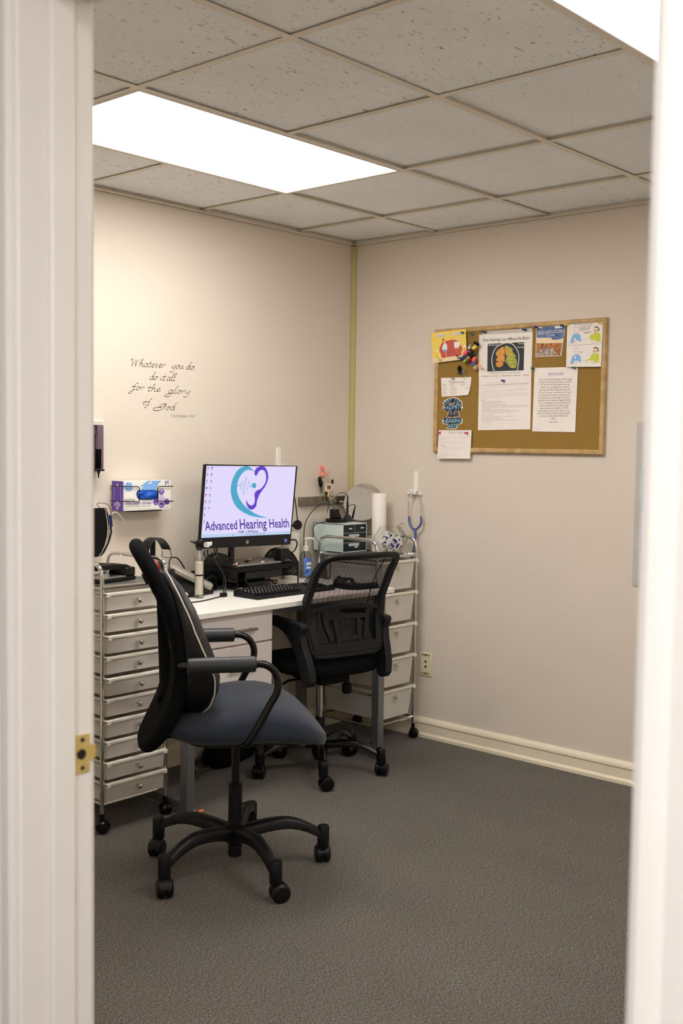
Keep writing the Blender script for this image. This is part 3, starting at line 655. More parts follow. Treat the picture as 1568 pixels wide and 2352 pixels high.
b = MB(); b.tube(spline([q_(939, 1186)-o_, q_(940, 1200)-o_, q_(945, 1211)-o_, q_(953.5, 1216)-o_, q_(962, 1210)-o_, q_(967, 1200)-o_, q_(966.5, 1186)-o_]), .0055, 10)
b.tube(spline([q_(954, 1215)-o_, q_(953.5, 1235)-o_, q_(951, 1258)-o_, q_(946, 1278)-o_, q_(942, 1300)-o_]), .0058, 10); obj('tubing', b, M['steth'], stt)
b = MB(); b.lathe([(.020, 0), (.022, .004), (.018, .010), (.008, .014)], q_(942, 1304)-o_, (-1, 0, 0), 24); obj('chest_piece', b, M['chrome'], stt)
# sheet in a sleeve at the edge of the doorway view
t = thing('document_holder', 'pale clear sleeve on the right wall at the edge of the door frame', 'document holder', (0, -1.70, 1.19))
b = MB(); b.box((-.004, -.13, -.343), (.0, .122, .342)); obj('backing', b, M['frost'], t)
b = MB(); b.box((-.0052, -.13, -.21), (-.0042, .090, -.045)); tag(obj('page', b, M['lilac'], t), 'lower pale sheet'); b = MB(); b.box((-.0052, -.13, -.036), (-.0042, .089, .155)); tag(obj('page', b, M['skyblue'], t), 'upper blue edged sheet')
# ================================================================ BACK WALL
NA = V((0, -1, 0))
GL = {
'a': (1.0, [[(.75,.85),(.45,1),(.1,.6),(.1,.2),(.3,0),(.6,.3),(.8,.95),(.7,.3),(.8,.02),(1.0,.15)]]),
'd': (1.0, [[(.75,.85),(.45,1),(.1,.6),(.1,.2),(.3,0),(.6,.3),(.85,1.7),(1.0,2.15),(1.08,2.0)],[(.85,1.7),(.72,.3),(.82,.02),(1.0,.15)]]),
'e': (.8, [[(.1,.45),(.5,.6),(.65,.85),(.45,1),(.15,.7),(.1,.25),(.35,0),(.75,.25)]]),
'f': (.85, [[(1.15,1.75),(.95,2.05),(.65,1.5),(.35,-.5),(.05,-1.05),(-.25,-.85),(.0,-.4),(.75,.2)],[(.1,.95),(.85,1.0)]]),
'g': (1.0, [[(.75,.85),(.45,1),(.1,.6),(.1,.2),(.3,0),(.6,.3),(.85,.95),(.6,-.5),(.15,-1.05),(-.5,-.9),(-.35,-.45),(.4,-.1),(1.0,.2)]]),
'h': (.95, [[(.1,.5),(.45,1.6),(.5,2.1),(.3,1.9),(.05,0)],[(.1,.4),(.4,.95),(.65,.9),(.6,.4),(.65,.05),(.95,.2)]]),
'i': (.5, [[(.25,1),(.1,.3),(.15,.02),(.45,.2)],[(.32,1.42),(.37,1.52)]]),
'l': (.55, [[(.15,.7),(.55,1.8),(.5,2.15),(.28,1.6),(.1,.3),(.2,.02),(.5,.2)]]),
'o': (.85, [[(.45,1),(.15,.75),(.1,.25),(.3,0),(.6,.25),(.65,.75),(.45,1),(.6,.85),(.9,.9)]]),
'r': (.7, [[(.2,1),(.05,0)],[(.1,.5),(.35,.95),(.65,.92)]]),
't': (.6, [[(.42,1.7),(.15,.3),(.25,.02),(.55,.2)],[(-.05,1.02),(.65,1.1)]]),
'u': (.95, [[(.2,1),(.1,.3),(.25,0),(.5,.25),(.78,1),(.66,.3),(.75,.02),(.95,.2)]]),
'v': (.8, [[(.05,.9),(.2,1),(.3,.1),(.36,.0),(.75,.98)]]),
'y': (.95, [[(.2,1),(.12,.4),(.3,.05),(.6,.4),(.82,1),(.55,-.5),(.15,-1.0),(-.25,-.85)]]),
'W': (1.75, [[(-.35,1.55),(-.1,1.9),(.2,1.85),(.2,.05)],[(.2,.05),(.95,1.8)],[(.95,1.8),(.95,.05)],[(.95,.05),(1.65,2.05)]]),
'G': (1.55, [[(1.6,1.45),(1.3,1.8),(.7,1.6),(.3,1.0),(.7,.75),(1.35,1.5),(1.15,.6),(.5,-.15),(-.5,-.3),(-.85,.15),(-.3,.55),(.7,.75)],[(1.45,1.55),(1.3,.7),(1.15,.5)]]),
',': (.3, [[(.2,.12),(.05,-.35)]])}
quote = thing('wall_decal', 'dark script wall lettering beginning Whatever you do, on the back wall', 'wall lettering', (-1.22, 0, 1.65)); o_ = V(quote.location)
z3 = lambda x, y: (x/5.6 + 200, y/5.6 + 780)
def cursive(b, word, a, e, xh):
    A, E_ = at(*z3(*a), 1, -.0006), at(*z3(*e), 1, -.0006)
    adv = sum(GL[ch][0] for ch in word); d = (E_-A)/adv; up = V((0, 0, 1)) * xh; sl = d.normalized()*xh*.22
    x = 0
    for ch in word:
        w, strokes = GL[ch]
        for st_ in strokes:
            P = spline([A + d*(x+px_) + (up+sl)*py_ - o_ for px_, py_ in st_], 6); R = []
            for i, p in enumerate(P):
                t = P[min(i+1, len(P)-1)] - P[max(i-1, 0)]; ang_ = math.atan2(t.z, t.x)
                wd = xh*(.07 + .15*abs(math.sin(ang_ - .75))); q = V((-math.sin(.75+1.57), 0, math.cos(.75+1.57)))
                q = NA.cross(t).normalized()
                R.append([p - q*wd/2, p + q*wd/2])
            b.loft(R, False)
        x += w
for ws in ([('Whatever', (560, 345), (1005, 364), 1), ('you', (1085, 372), (1238, 378), 1), ('do,', (1268, 382), (1392, 390), 1)],
           [('do', (803, 516), (905, 520), 1), ('it', (938, 522), (1005, 526), 1), ('all', (1022, 528), (1135, 532), 1)],
           [('for', (560, 645), (735, 655), .95), ('the', (775, 664), (945, 672), .95), ('glory', (1040, 690), (1325, 700), .95)],
           [('of', (712, 832), (805, 840), .85), ('God', (905, 900), (1130, 908), .95)]):
    b = MB()
    for w_, a, e, k in ws: cursive(b, w_, a, e, .0155*k)
    obj('text_line', b, M['vinyl'], quote, flip=False)
b = MB(); c = Canvas(b, (0, 0, 0), NA, (5.6, 200, 780)); c.text('1 Corinthians 10:31', (1072, 998), (1388, 1004), 0, .0006, 1.05, 0, .3)
b.v = [tuple(V(p)-o_) for p in b.v]; obj('text_line', b, M['inkgrey'], quote, flip=False)
# specula dispenser
ds = thing('specula_dispenser', 'clear wall dispenser holding black ear specula at the left door edge', 'dispenser', (-1.613, 0, 1.39)); o_ = V(ds.location)
b = MB(); b.box((-.06, -.012, -.09), (.045, 0, .118)); obj('back_plate', b, M['dispback'], ds, bev=.002)
b = MB(); b.box((-.06, -.052, .094), (.045, -.012, .118)); c = Canvas(b, (0, -.0525, 0), NA, (5.88, 200, 940))
obj('header', b, M['offwhite'], ds, bev=.002)
b = MB(); c = Canvas(b, (0, -.0527, 0), NA, (5.88, 200, 940)); c.text('WelchAllyn', (92, 192), (208, 190), 0, .0003, 1.2); b.v = [tuple(V(p)-o_) for p in b.v]; obj('header_text', b, M['inklight'], ds, flip=False)
b = MB()
for lo, hi in (((-.06, -.050, -.085), (-.058, -.012, .094)), ((.043, -.050, -.085), (.045, -.012, .094)), ((-.06, -.052, -.085), (.045, -.050, .094))): b.box(lo, hi)
obj('clear_cover', b, M['tinted'], ds)
for x, top in ((-.026, .070), (.003, .062), (.0305, -.002)):
    b = MB()
    for i in range(int((top+.08)/.006)): b.lathe([(.0105, 0), (.0115, .004), (.0115, .0062)], (x, -.038, -.08+i*.006), n=16)
    b.lathe([(.0020, 0), (.0035, .016), (.0075, .028), (.009, .036)], (x, -.038, -.118), n=14); obj('specula_stack', b, M['blackgloss'], ds)
b = MB(); b.box((-.062, -.055, -.090), (.047, -.012, -.083)); obj('base_lip', b, M['blackgloss'], ds)
# glove box in its wire holder
GY = -.085; z4 = (5.88, 200, 940)
A = at(282, 1140, 1, GY); B = at(391.5, 1136, 1, GY); zt = at(335, 1104.5, 1, GY).z; zb = at(335, 1171.5, 1, GY).z
gb = thing('glove_box', 'white and purple box of vinyl exam gloves held on the back wall', 'glove box', ((A.x+B.x)/2, 0, zb)); o_ = V(gb.location)
b = MB(); hx, hz = (B.x-A.x)/2, zt-zb
b.box((-hx, GY, 0), (hx, -.012, hz)); b.k = 1; b.box((-hx-.0006, GY+.001, 0), (-hx, -.013, hz)); b.box((-hx, GY-.0006, 0), (-hx+.003, GY, hz))
bc = MB(); c = Canvas(bc, (0, GY, 0), NA, z4)
c.blob([(665, 1140), (680, 1105), (720, 1092), (900, 1090), (950, 1110), (965, 1150), (950, 1205), (900, 1220), (720, 1222), (680, 1190)], 3, .0009)
hexa = lambda x, y, rx, ry: [(x + rx*math.cos(i*PI/3), y + ry*math.sin(i*PI/3)) for i in range(6)]
c.poly(hexa(562, 1047, 60, 66), 2, .0012)
c.text('Medpride', (520, 1060), (606, 1058), 0, .0015, 1.3)
c.poly([(720, 1040), (820, 965), (1005, 962), (955, 1015), (935, 1095), (740, 1095), (730, 1075), (780, 1035), (725, 1052)], 2, .0007)
c.poly([(820, 1000), (860, 975), (880, 985), (850, 1010)], 5, .0010)
for x, y, k in ((1003, 1112, 1), (1005, 1195, 4), (930, 1255, 1), (1006, 1295, 1), (1075, 1245, 1)): c.poly(hexa(x, y, 42, 44), k, .0009)
c.text('100', (982, 1112), (1026, 1110), 0, .0014, 1.0, .01); c.text('Gloves', (982, 1132), (1026, 1130), 0, .0014); c.text('Latex Free', (902, 1280), (958, 1278), 0, .0014); c.text('Powder', (980, 1308), (1034, 1306), 0, .0014); c.text('Free', (992, 1328), (1022, 1326), 0, .0014); c.text('TEXTURED', (1048, 1232), (1102, 1230), 0, .0014)
c.text('M', (1056, 1032), (1100, 1028), 6, .0010, 1.15)
c.text('NitriPride', (505, 1240), (648, 1236), 7, .0010, 1.1); c.text('Vinyl Exam Gloves', (512, 1292), (866, 1280), 1, .0010, 1.1)
c.text('VINYL & NITRILE BLEND FORMULATION', (510, 1326), (860, 1312), 7, .0010, 1.0); c.greek(505, 960, 1350, 1338, .001, 7, .001); c.greek(1050, 1110, 1310, 1308, .001, 7, .001); c.greek(1050, 1115, 1332, 1328, .0016, 8, .001)
for f, k in zip(bc.f, bc.m): b.f.append([i + len(b.v) for i in f]); b.m.append(k)
b.v += [tuple(V(p)-o_) for p in bc.v]
bc = MB(); xf = -hx-.0008
for y, z, r in ((-.05, hz*.86, .008), (-.05, hz*.27, .008), (-.062, hz*.2, .008), (-.036, hz*.2, .008), (-.05, hz*.1, .009)):
    bc.add([(xf, y+r*math.cos(i*PI/3), z+r*1.1*math.sin(i*PI/3)) for i in range(6)], [tuple(range(6))])
for yy in (-.070, -.028): bc.add([(xf, yy, hz*.3), (xf, yy-.002, hz*.3), (xf, yy-.002, hz*.9), (xf, yy, hz*.9)], [(0, 1, 2, 3)])
bc.m = [4]*len(bc.f)
for f, k in zip(bc.f, bc.m): b.f.append([i + len(b.v) for i in f]); b.m.append(k)
b.v += bc.v
obj('carton', b, [M[k] for k in ('white', 'purple', 'skyblue', 'navy', 'lilac', 'white', 'blue', 'inkgrey', 'ink')], gb, flip=False)
gv = thing('exam_gloves', 'crumpled blue vinyl gloves showing in the oval opening of the glove box', 'gloves', gb.location)
b = MB(); bc = MB(); c = Canvas(bc, (0, GY-.0012, 0), NA, z4)
rows = []
for i in range(9):
    r_ = []
    for j in range(13):
        a, d = i/8, j/12; s_ = math.sqrt(max(0, 1 - (2*d-1)**4))
        p = c.P(672 + 285*d, 1156 + (2*a-1)*60*s_, .0005 + .012*(1-(2*a-1)**2)*s_*(.6 + .4*math.sin(7*d+5*a) + .25*math.sin(17*d-9*a)))
        r_.append(p - V(gv.location))
    rows.append(r_)
b.loft(rows, False); obj('glove_bulge', b, M['glove'], gv, flip=False, ang=60)
wh = thing('wire_holder', 'black wire holder clasping the glove box on the back wall', 'wire holder', gb.location); o_ = V(wh.location)
b = MB(); W = lambda x, y, Y=GY-.006: onplane(x/5.88+200, y/5.88+940, V((0, Y, 0)), NA) - o_
for pts_ in ([(320, 1048), (690, 1046), (708, 1062), (710, 1232), (692, 1250), (320, 1252)], [(1158, 1040), (975, 1042), (955, 1058), (957, 1225), (975, 1243), (1158, 1242)]):
    P = [W(*p) for p in pts_]; x_ = P[0].x if P[0].x > 0 else at(255, 1120, 1, -.006).x - o_.x; P[0].x = x_; P[-1].x = x_; ends = [V((x_, -.006, P[0].z)), V((x_, -.006, P[-1].z))]
    b.tube([ends[0]] + P + [ends[1]], .0019, 8)
    obj('front_wire', b, M['blackgloss'], wh); b = MB()
b = MB(); xl, xr = -hx+.004, hx-.004
for z in (.022, .09): b.tube([(xl, -.0019, z), (xr, -.0019, z)], .0019, 8); obj('back_wire', b, M['blackgloss'], wh); b = MB()
b.box((-.08, GY+.005, -.006), (.08, 0, -.002)); obj('support_tray', b, M['blackgloss'], wh)
# hooks, steel strip, keys
p = at(638.5, 1055, 1, 0)
t = thing('adhesive_hook', 'white adhesive hook on the back wall just above the monitor', 'hook', (p.x, 0, p.z))
b = MB(); b.pad(.030, .112, [(0, 0), (0, .004), (.002, .006)], 5, 32, lambda x, y, h: (x, -h, y)); obj('back_strip', b, M['white'], t)
b = MB(); b.tube(spline([(0, -.006, -.03), (0, -.02, -.036), (0, -.03, -.03), (0, -.032, -.018)]), .005, 8); obj('hook_arm', b, M['white'], t)
A = at(690, 1152, 1, -.02); B = at(795, 1170, 1, -.02)
t = thing('steel_strip', 'brushed steel magnetic strip on the back wall beneath the keys', 'magnetic strip', ((A.x+B.x)/2, 0, 1.1395))
b = MB(); b.box(((A.x-B.x)/2, -.019, -.0215), ((B.x-A.x)/2, 0, .0215)); obj('bar', b, M['steel'], t, bev=.0025)
b = MB()
for x in (-.1, .1): b.cyl((x, -.019, 0), (x, -.0205, 0), .004)
obj('screw', b, M['steel'], t)
z6 = lambda x, y, Y=-.03: at(x/14.255 + 690, y/14.255 + 1050, 1, Y)
p = z6(660, 450, 0)
ph = thing('key_hook', 'pink adhesive hook with two prongs holding keys on the back wall', 'hook', (p.x, 0, p.z)); o_ = V(ph.location)
b = MB(); b.pad(.026, .062, [(0, 0), (0, .004), (.002, .006)], 5, 32, lambda x, y, h: (x, -h, y)); obj('back_plate', b, M['pinkhook'], ph)
b = MB(); b.tube(spline([(0, -.006, .016), (.004, -.022, .020), (.004, -.030, -.005), (.004, -.026, -.02)]), .0052, 10); b.tube(spline([(.002, -.006, -.012), (.012, -.02, -.02), (.024, -.032, -.012), (.027, -.034, .008)]), .0035, 8); b.tube(spline([(-.002, -.006, -.014), (-.004, -.022, -.024), (-.004, -.034, -.016), (-.004, -.036, -.004)]), .0035, 8); obj('hook_prong', b, M['pinkhook'], ph)
def key(par, P, Q, mat_, w=.006):
    P, Q = V(P), V(Q); d = (Q-P); L_ = d.length; d.normalize(); q = V((0, -1, 0)).cross(d).normalized(); n_ = V((0, -.0009, 0))
    b = MB(); b.lathe([(w*1.5, 0), (w*1.6, .001), (w*1.5, .002)], P + d*w*1.3, (0, -1, 0), 14)
    b.prism([P + d*w*2.4 - q*w*.5, P + d*L_ - q*w*.5, P + d*L_, P + d*L_*.9 + q*w*.4, P + d*L_*.8 + q*w*.15, P + d*L_*.7 + q*w*.45, P + d*L_*.55 + q*w*.2, P + d*w*2.4 + q*w*.5], n_*2)
    return obj('key', b, mat_, par)
k1 = thing('key_bunch', 'bunch of keys with a black fob on the left of the pink hook', 'keys', z6(700, 610, -.03)); o_ = V(k1.location)
b = MB(); b.tube([V((.013*math.cos(a), -.004*math.sin(a), -.012+.013*math.sin(a))) for a in [2*PI*i/24 for i in range(24)]], .0012, 6, True); obj('key_ring', b, M['chrome'], k1)
b = MB(); b.M = Matrix.Translation(z6(610, 760)-o_) @ Matrix.Rotation(-.25, 4, 'Y'); b.pad(.023, .054, [(.003, 0), (0, .003), (0, .008), (.003, .011)], 4, 24, lambda x, y, h: (x, -h, y-.008)); tag(obj('fob', b, M['blackgloss'], k1), 'black plastic key fob')
key(k1, z6(700, 780)-o_, z6(640, 1330)-o_, M['silver'], .0055); key(k1, z6(725, 780, -.036)-o_, z6(720, 1050, -.036)-o_, M['silver'], .0048); key(k1, z6(740, 800, -.040)-o_, z6(770, 1130, -.040)-o_, M['silver'], .005); key(k1, z6(690, 790, -.042)-o_, z6(690, 1180, -.042)-o_, M['steeldark'], .006); key(k1, z6(660, 800, -.026)-o_, z6(640, 1180, -.026)-o_, M['steeldark'], .0055)
k2 = thing('key_bunch', 'keys with a cream tag marked W on the right of the pink hook', 'keys', z6(860, 600, -.036)); o_ = V(k2.location)
b = MB(); b.tube(spline([z6(870, 590, -.036)-o_, z6(805, 650, -.036)-o_, z6(840, 790, -.038)-o_, z6(890, 870, -.038)-o_, z6(970, 820, -.036)-o_, z6(950, 700, -.034)-o_], 6, True), .0013, 6, True); obj('key_ring', b, M['brass'], k2)
b = MB(); c = Canvas(b, (0, -.040, 0), NA, (14.255, 690, 1050))
sh = [(900, 860), (1010, 880), (1060, 920), (1040, 1010), (1010, 1090), (950, 1150), (890, 1150), (805, 1100), (800, 1060), (850, 900)]
c.sheet(sh, 0, .0, .003); c.text('W', (848, 1060), (1000, 1080), 1, .0004, 1.1, .05); b.v = [tuple(V(p)-o_) for p in b.v]; tag(obj('letter_tag', b, [M['cream'], M['ink']], k2, flip=False), 'cream tag with black letter W')
b = MB(); b.M = Matrix.Translation(z6(1020, 800, -.03)-o_); b.pad(.012, .022, [(.002, 0), (0, .003), (0, .007), (.002, .009)], 3, 20, lambda x, y, h: (x, -h, y)); tag(obj('fob', b, M['blackgloss'], k2), 'small black fob')
b = MB(); b.tube(spline([z6(920, 1160, -.034)-o_, z6(900, 1260, -.036)-o_, z6(960, 1340, -.036)-o_, z6(1080, 1340, -.034)-o_]), .003, 8); tag(obj('fob', b, M['brass'], k2), 'curved brass fob')
key(k2, z6(1000, 1100, -.028)-o_, z6(1075, 1250, -.028)-o_, M['silver'], .005); key(k2, z6(840, 1130, -.030)-o_, z6(840, 1480, -.030)-o_, M['blackgloss'], .007); key(k2, z6(960, 1340, -.026)-o_, z6(1010, 1640, -.026)-o_, M['silver'], .006)
# ================================================================ DESK
RZ = math.radians(-1.0)
dk = thing('desk', 'white topped desk on grey metal legs with a two drawer unit', 'desk', (-.969, -.3125, 0), RZ)
DW, DD = 1.202, .56
b = MB(); x1, y1 = DW/2, DD/2; ch = .012
b.prism([(-x1+ch, -y1, DZ-.022), (x1-.004, -y1, DZ-.022), (x1, -y1+.004, DZ-.022), (x1, y1, DZ-.022), (-x1, y1, DZ-.022), (-x1, -y1+ch, DZ-.022)], (0, 0, .022)); obj('desk_top', b, M['desktop'], dk, bev=.002)
for sx in (-1, 1):
    xo = -x1+.008 if sx < 0 else x1-.09
    for nm, y in (('leg', -y1+.012), ('leg', y1-.06)):
        b = MB(); b.box((xo, y, .0), (xo+.040, y+.04, DZ-.022)); b.box((xo-.001, y-.001, 0), (xo+.041, y+.041, .012)); obj(nm, b, M['legmetal'], dk, bev=.002)
    b = MB(); b.box((xo+.005, -y1+.05, .02), (xo+.035, y1-.06, .055)); obj('foot_rail', b, M['legmetal'], dk, bev=.002)
b = MB(); b.box((-x1+.05, -y1+.04, DZ-.052), (x1-.06, -y1+.065, DZ-.022)); b.box((-x1+.05, y1-.05, DZ-.062), (x1-.06, y1-.025, DZ-.022)); obj('frame_rail', b, M['legmetal'], dk)
pl, pr_ = -1.512+.969, -1.106+.969; pf = -y1+.028
b = MB(); b.box((pl, pf+.017, .335), (pr_, pf+.42, DZ-.0225)); obj('drawer_case', b, M['deskwhite'], dk, bev=.002)
for za, zb_ in ((.627, .748), (.34, .620)):
    b = MB(); b.box((pl+.001, pf, za), (pr_-.001, pf+.0165, zb_)); d_ = obj('drawer_front', b, M['deskwhite'], dk, bev=.002)
    hx0 = (pl+pr_)/2+.03; hz = .684 if za > .5 else .530
    b = MB(); b.cyl((hx0-.07, pf-.022, hz), (hx0+.07, pf-.022, hz), .0055, n=12)
    for x in (-.05, .05): b.cyl((hx0+x, pf-.022, hz), (hx0+x, pf+.001, hz), .004, n=10)
    obj('handle', b, M['steel'], d_)
# under desk clutter
t = thing('power_strip', 'black power strip on the carpet beneath the desk', 'power strip', (-.56, -.14, 0), .15)
b = MB(); b.box((-.17, -.03, .001), (.17, .03, .04)); obj('strip_body', b, M['blackmatte'], t, bev=.004)
for x in (-.10, .0, .09):
    b = MB(); b.box((x-.025, -.025, .04), (x+.025, .025, .085)); obj('plug', b, M['black'], t, bev=.006)
t = thing('shoulder_bag', 'slumped black bag on the carpet against the wall under the desk', 'bag', (-.93, -.12, 0), .1)
b = MB(); b.pad(.34, .16, [(.02, .001), (0, .03), (.005, .08), (.03, .12), (.06, .13)], 3, 40, lambda x, y, h: (x, y + .02*math.sin(9*x), h*(1 + .25*math.sin(14*x+1)))); obj('bag_body', b, M['blackfab'], t)
b = MB(); b.tube(spline([(-.12, -.02, .11), (-.06, -.05, .19), (.02, -.05, .17), (.10, -.02, .11)]), .008, 8); obj('strap', b, M['blackfab'], t)
b = MB(); wc = [at(455, 1712, 1, -.05), at(440, 1735, 1, -.06), at(452, 1768, 2, .006), at(485, 1760, 2, .006), at(492, 1742, 1, -.10), at(470, 1738, 1, -.09), at(500, 1725, 1, -.08), at(518, 1716, 1, -.06)]
tag(obj('network_cable', (b.tube(spline(wc, 8), .004, 8), b)[1], M['silver']), 'loose white network cable looping behind the left desk leg', 'cable')
b = MB(); b.tube(spline([at(505, 1700, 1, -.022), at(490, 1725, 1, -.024), at(470, 1752, 1, -.024), at(452, 1790, 2, .0045)], 8), .003, 6)
tag(obj('hanging_cable', b, M['darkgrey']), 'thin dark cord hanging down the wall behind the left desk leg', 'cable')
t = thing('leg_foot_flecks', 'tiny white and orange flecks on the carpet at the left desk leg', 'wrapper', at(436, 1866, 2, .004))  # two small pads, white and orange, at the foot of the leg
b = MB(); b.pad(.05, .02, [(.004, 0), (0, .004), (.004, .008)], 3, 20); obj('white_fleck', b, M['white'], t); b = MB(); b.M = Matrix.Translation((.030, -.03, 0)); b.pad(.024, .016, [(.003, 0), (0, .005), (.003, .010)], 3, 16); tag(obj('orange_fleck', b, M['orange'], t), 'orange end')
# ================================================================ MONITOR RISER AND MONITOR
RX0, RX1, RY0, RY1, RT = -1.004, -.625, -.235, -.012, .879
rs = thing('monitor_riser', 'black perforated metal riser under the monitor', 'monitor stand', ((RX0+RX1)/2, (RY0+RY1)/2, DZ)); hx, hy, hz = (RX1-RX0)/2, (RY1-RY0)/2, RT-DZ
b = MB(); b.box((-hx, -hy, hz-.004), (hx, hy, hz)); b.box((-hx, -hy-.004, hz-.018), (hx, -hy, hz+.001)); obj('top_shelf', b, M['black'], rs)
b = MB(); b.box((-hx+.004, -hy+.03, hz*.42), (hx-.004, hy, hz*.42+.002)); obj('lower_shelf', b, M['wiremesh'], rs)
b = MB(); b.box((-hx+.05, -hy+.004, hz-.05), (hx-.10, hy-.01, hz-.048)); b.box((-hx+.05, -hy+.002, hz-.05), (hx-.10, -hy+.004, hz-.022)); tag(obj('drawer', b, M['wiremesh'], rs), 'shallow perforated drawer')
b = MB(); b.box((-hx+.004, hy-.004, .0), (hx-.004, hy-.002, hz)); obj('back_panel', b, M['wiremesh'], rs)
t = thing('riser_dark_box', 'flat black box with cables added to darken the space under the monitor riser', 'device', (-.80, -.12, DZ))  # stands for dark clutter, added to darken the space below the riser
b = MB(); b.box((-.09, -.05, .001), (.06, .05, .030)); obj('dark_box_case', b, M['blackgloss'], t, bev=.004); b = MB(); b.tube(spline([(.05, -.03, .02), (.09, -.06, .022), (.11, -.04, .006), (.13, .0, .004), (.14, .04, .02)], 6), .003, 6); obj('dark_box_lead', b, M['blackgloss'], t); b = MB(); b.tube(spline([(-.08, -.05, .015), (-.12, -.07, .010), (-.16, -.04, .004), (-.14, .02, .01)], 6), .003, 6); obj('dark_box_lead', b, M['blackgloss'], t)
for sx in (-1, 1):
    x = sx*hx; arc = spline([(x, -hy, 0), (x, -hy, hz), (x, -hy*.6, hz+.042), (x, 0, hz+.056), (x, hy*.6, hz+.044), (x, hy, hz), (x, hy, 0)], 6)
    b = MB(); b.tube([(x, -hy, .003), (x, -hy, hz)] + spline([(x, -hy, hz), (x, -hy*.6, hz+.042), (x, 0, hz+.056), (x, hy*.6, hz+.044), (x, hy, hz)], 6) + [(x, hy, .003)], .0035, 8); b.tube([(x, -hy, hz), (x, hy, hz)], .003, 6); b.tube([(x, -hy, hz*.42), (x, hy, hz*.42)], .003, 6); obj('side_frame', b, M['blackgloss'], rs)
    P = spline([(x, -hy, hz), (x, -hy*.6, hz+.042), (x, 0, hz+.056), (x, hy*.6, hz+.044), (x, hy, hz)], 6)
    b = MB(); b.prism(P, (.0006, 0, 0)); b.prism([(x, -hy, hz*.42), (x, hy, hz*.42), (x, hy, hz), (x, -hy, hz)], (.0006, 0, 0)); obj('side_panel', b, M['wiremesh'], rs)
# monitor plane solved through its photographed corners
tilt = math.radians(7); roll = math.radians(1.1)
mp = V((-.93, -.215, 1.145)); mn = V((0, -math.cos(tilt), math.sin(tilt)*1.0))
mn = V((-.0, -math.cos(tilt), math.sin(tilt)))
mo = thing('monitor', 'all in one computer monitor showing the Advanced Hearing Health logo', 'monitor', mp)
b = MB(); c = Canvas(b, mp, mn)
TL, TR_, BR, BL = (468, 1066), (683.5, 1070), (667, 1250.5), (454.5, 1261)
c.sheet([TL, TR_, BR, BL], 0, 0, .007); c.sheet([(492, 1085), (664, 1088), (652, 1232), (484, 1240)], 0, -.007, .02); b.v = [tuple(V(p)-mp) for p in b.v]; obj('bezel', b, M['blackgloss'], mo, bev=.002)
b = MB(); c = Canvas(b, mp, mn, (6.03, 440, 1055))
scr = [(205, 88), (1443, 101), (1365, 1034), (132, 1090)]
c.poly(scr, 0, .0006)
bar = lambda t: [(132 + (205-132)*t, 1090 + (88-1090)*t), (1365 + (1443-1365)*t, 1034 + (101-1034)*t)]
l0, r0 = bar(0); l1, r1 = bar(.045); c.poly([l1, r1, r0, l0], 4, .0008)
c.poly([(p.x, p.y) for p in spline([(868, 170, 0), (800, 105, 0), (730, 97, 0), (640, 150, 0), (570, 270, 0), (540, 420, 0), (570, 570, 0), (650, 690, 0), (800, 775, 0), (950, 806, 0), (1055, 806, 0)], 6)] + [(p.x, p.y) for p in spline([(1055, 806, 0), (930, 775, 0), (800, 700, 0), (690, 590, 0), (630, 450, 0), (640, 310, 0), (700, 195, 0), (780, 145, 0), (868, 170, 0)], 6)], 1, .0010)
c.poly([(p.x, p.y) for p in spline([(885, 230, 0), (870, 190, 0), (890, 130, 0), (950, 96, 0), (1010, 105, 0), (1052, 180, 0), (1058, 270, 0), (1020, 370, 0), (950, 470, 0), (910, 560, 0), (890, 650, 0), (840, 697, 0), (790, 680, 0), (760, 620, 0), (757, 550, 0)], 6)] + [(p.x, p.y) for p in spline([(757, 550, 0), (780, 610, 0), (820, 640, 0), (860, 620, 0), (875, 560, 0), (870, 480, 0), (900, 435, 0), (960, 405, 0), (1020, 320, 0), (1030, 230, 0), (1010, 165, 0), (970, 145, 0), (930, 170, 0), (905, 215, 0), (885, 230, 0)], 6)], 2, .0011)
c.line([(628, 366), (665, 366), (675, 328), (682, 430), (708, 298), (717, 490), (755, 238), (765, 432), (800, 298), (806, 395), (822, 368), (840, 368)], .0028, 1, .0010)
c.disc(864, 363, 30, 38, 1, .0010)
for w_, a, e in (('Advanced', (186, 988), (632, 966)), ('Hearing', (670, 966), (1040, 950)), ('Health', (1078, 950), (1350, 938))): c.text(w_, a, e, 3, .0010, 1.2, .012)
c.text('OF', (645, 1040), (725, 1036), 3, .00075, .8, .02); c.text('UTAH', (755, 1035), (915, 1030), 3, .00075, .8, .02)
l2, r2 = bar(.045); c.poly([(645, 1066), (915, 1054), (915, 1022+15), (645, 1030+18)], 4, .0012)
for i, (x, y) in enumerate([(x, y + (j)*0) for j, (x, y) in enumerate([(228, 120), (282, 116), (220, 208), (276, 208), (213, 300), (269, 300), (207, 396), (260, 396), (200, 490), (254, 490), (193, 582), (246, 582), (184, 678), (239, 674), (180, 768), (176, 860)])]):
    k = (6, 7, 6, 7, 6, 5, 7, 6, 5, 5, 5, 6, 6, 6, 6, 6)[i]; c.disc(x, y, 11, 15, k, .0010, 10); c.greek(x-18, x+18, y+32, y+31, .0012, 6, .0010, 3, 10, 20)
for i in range(10): c.disc(572 + (0 if i == 0 else 140 + 32*i), 1046 - 1.6*i, 7, 9, (7, 6, 6, 7, 7, 6, 7, 5, 5, 7)[i], .0014, 8)
c.greek(1270, 1350, 1012, 1006, .002, 6, .0014)
b.v = [tuple(V(p)-mp) for p in b.v]; obj('screen', b, [M[k] for k in ('scr', 'scrteal', 'scrpurple', 'scrtext', 'scrbar', 'scrpink', 'scrgrey', 'scrblue')], mo, flip=False)
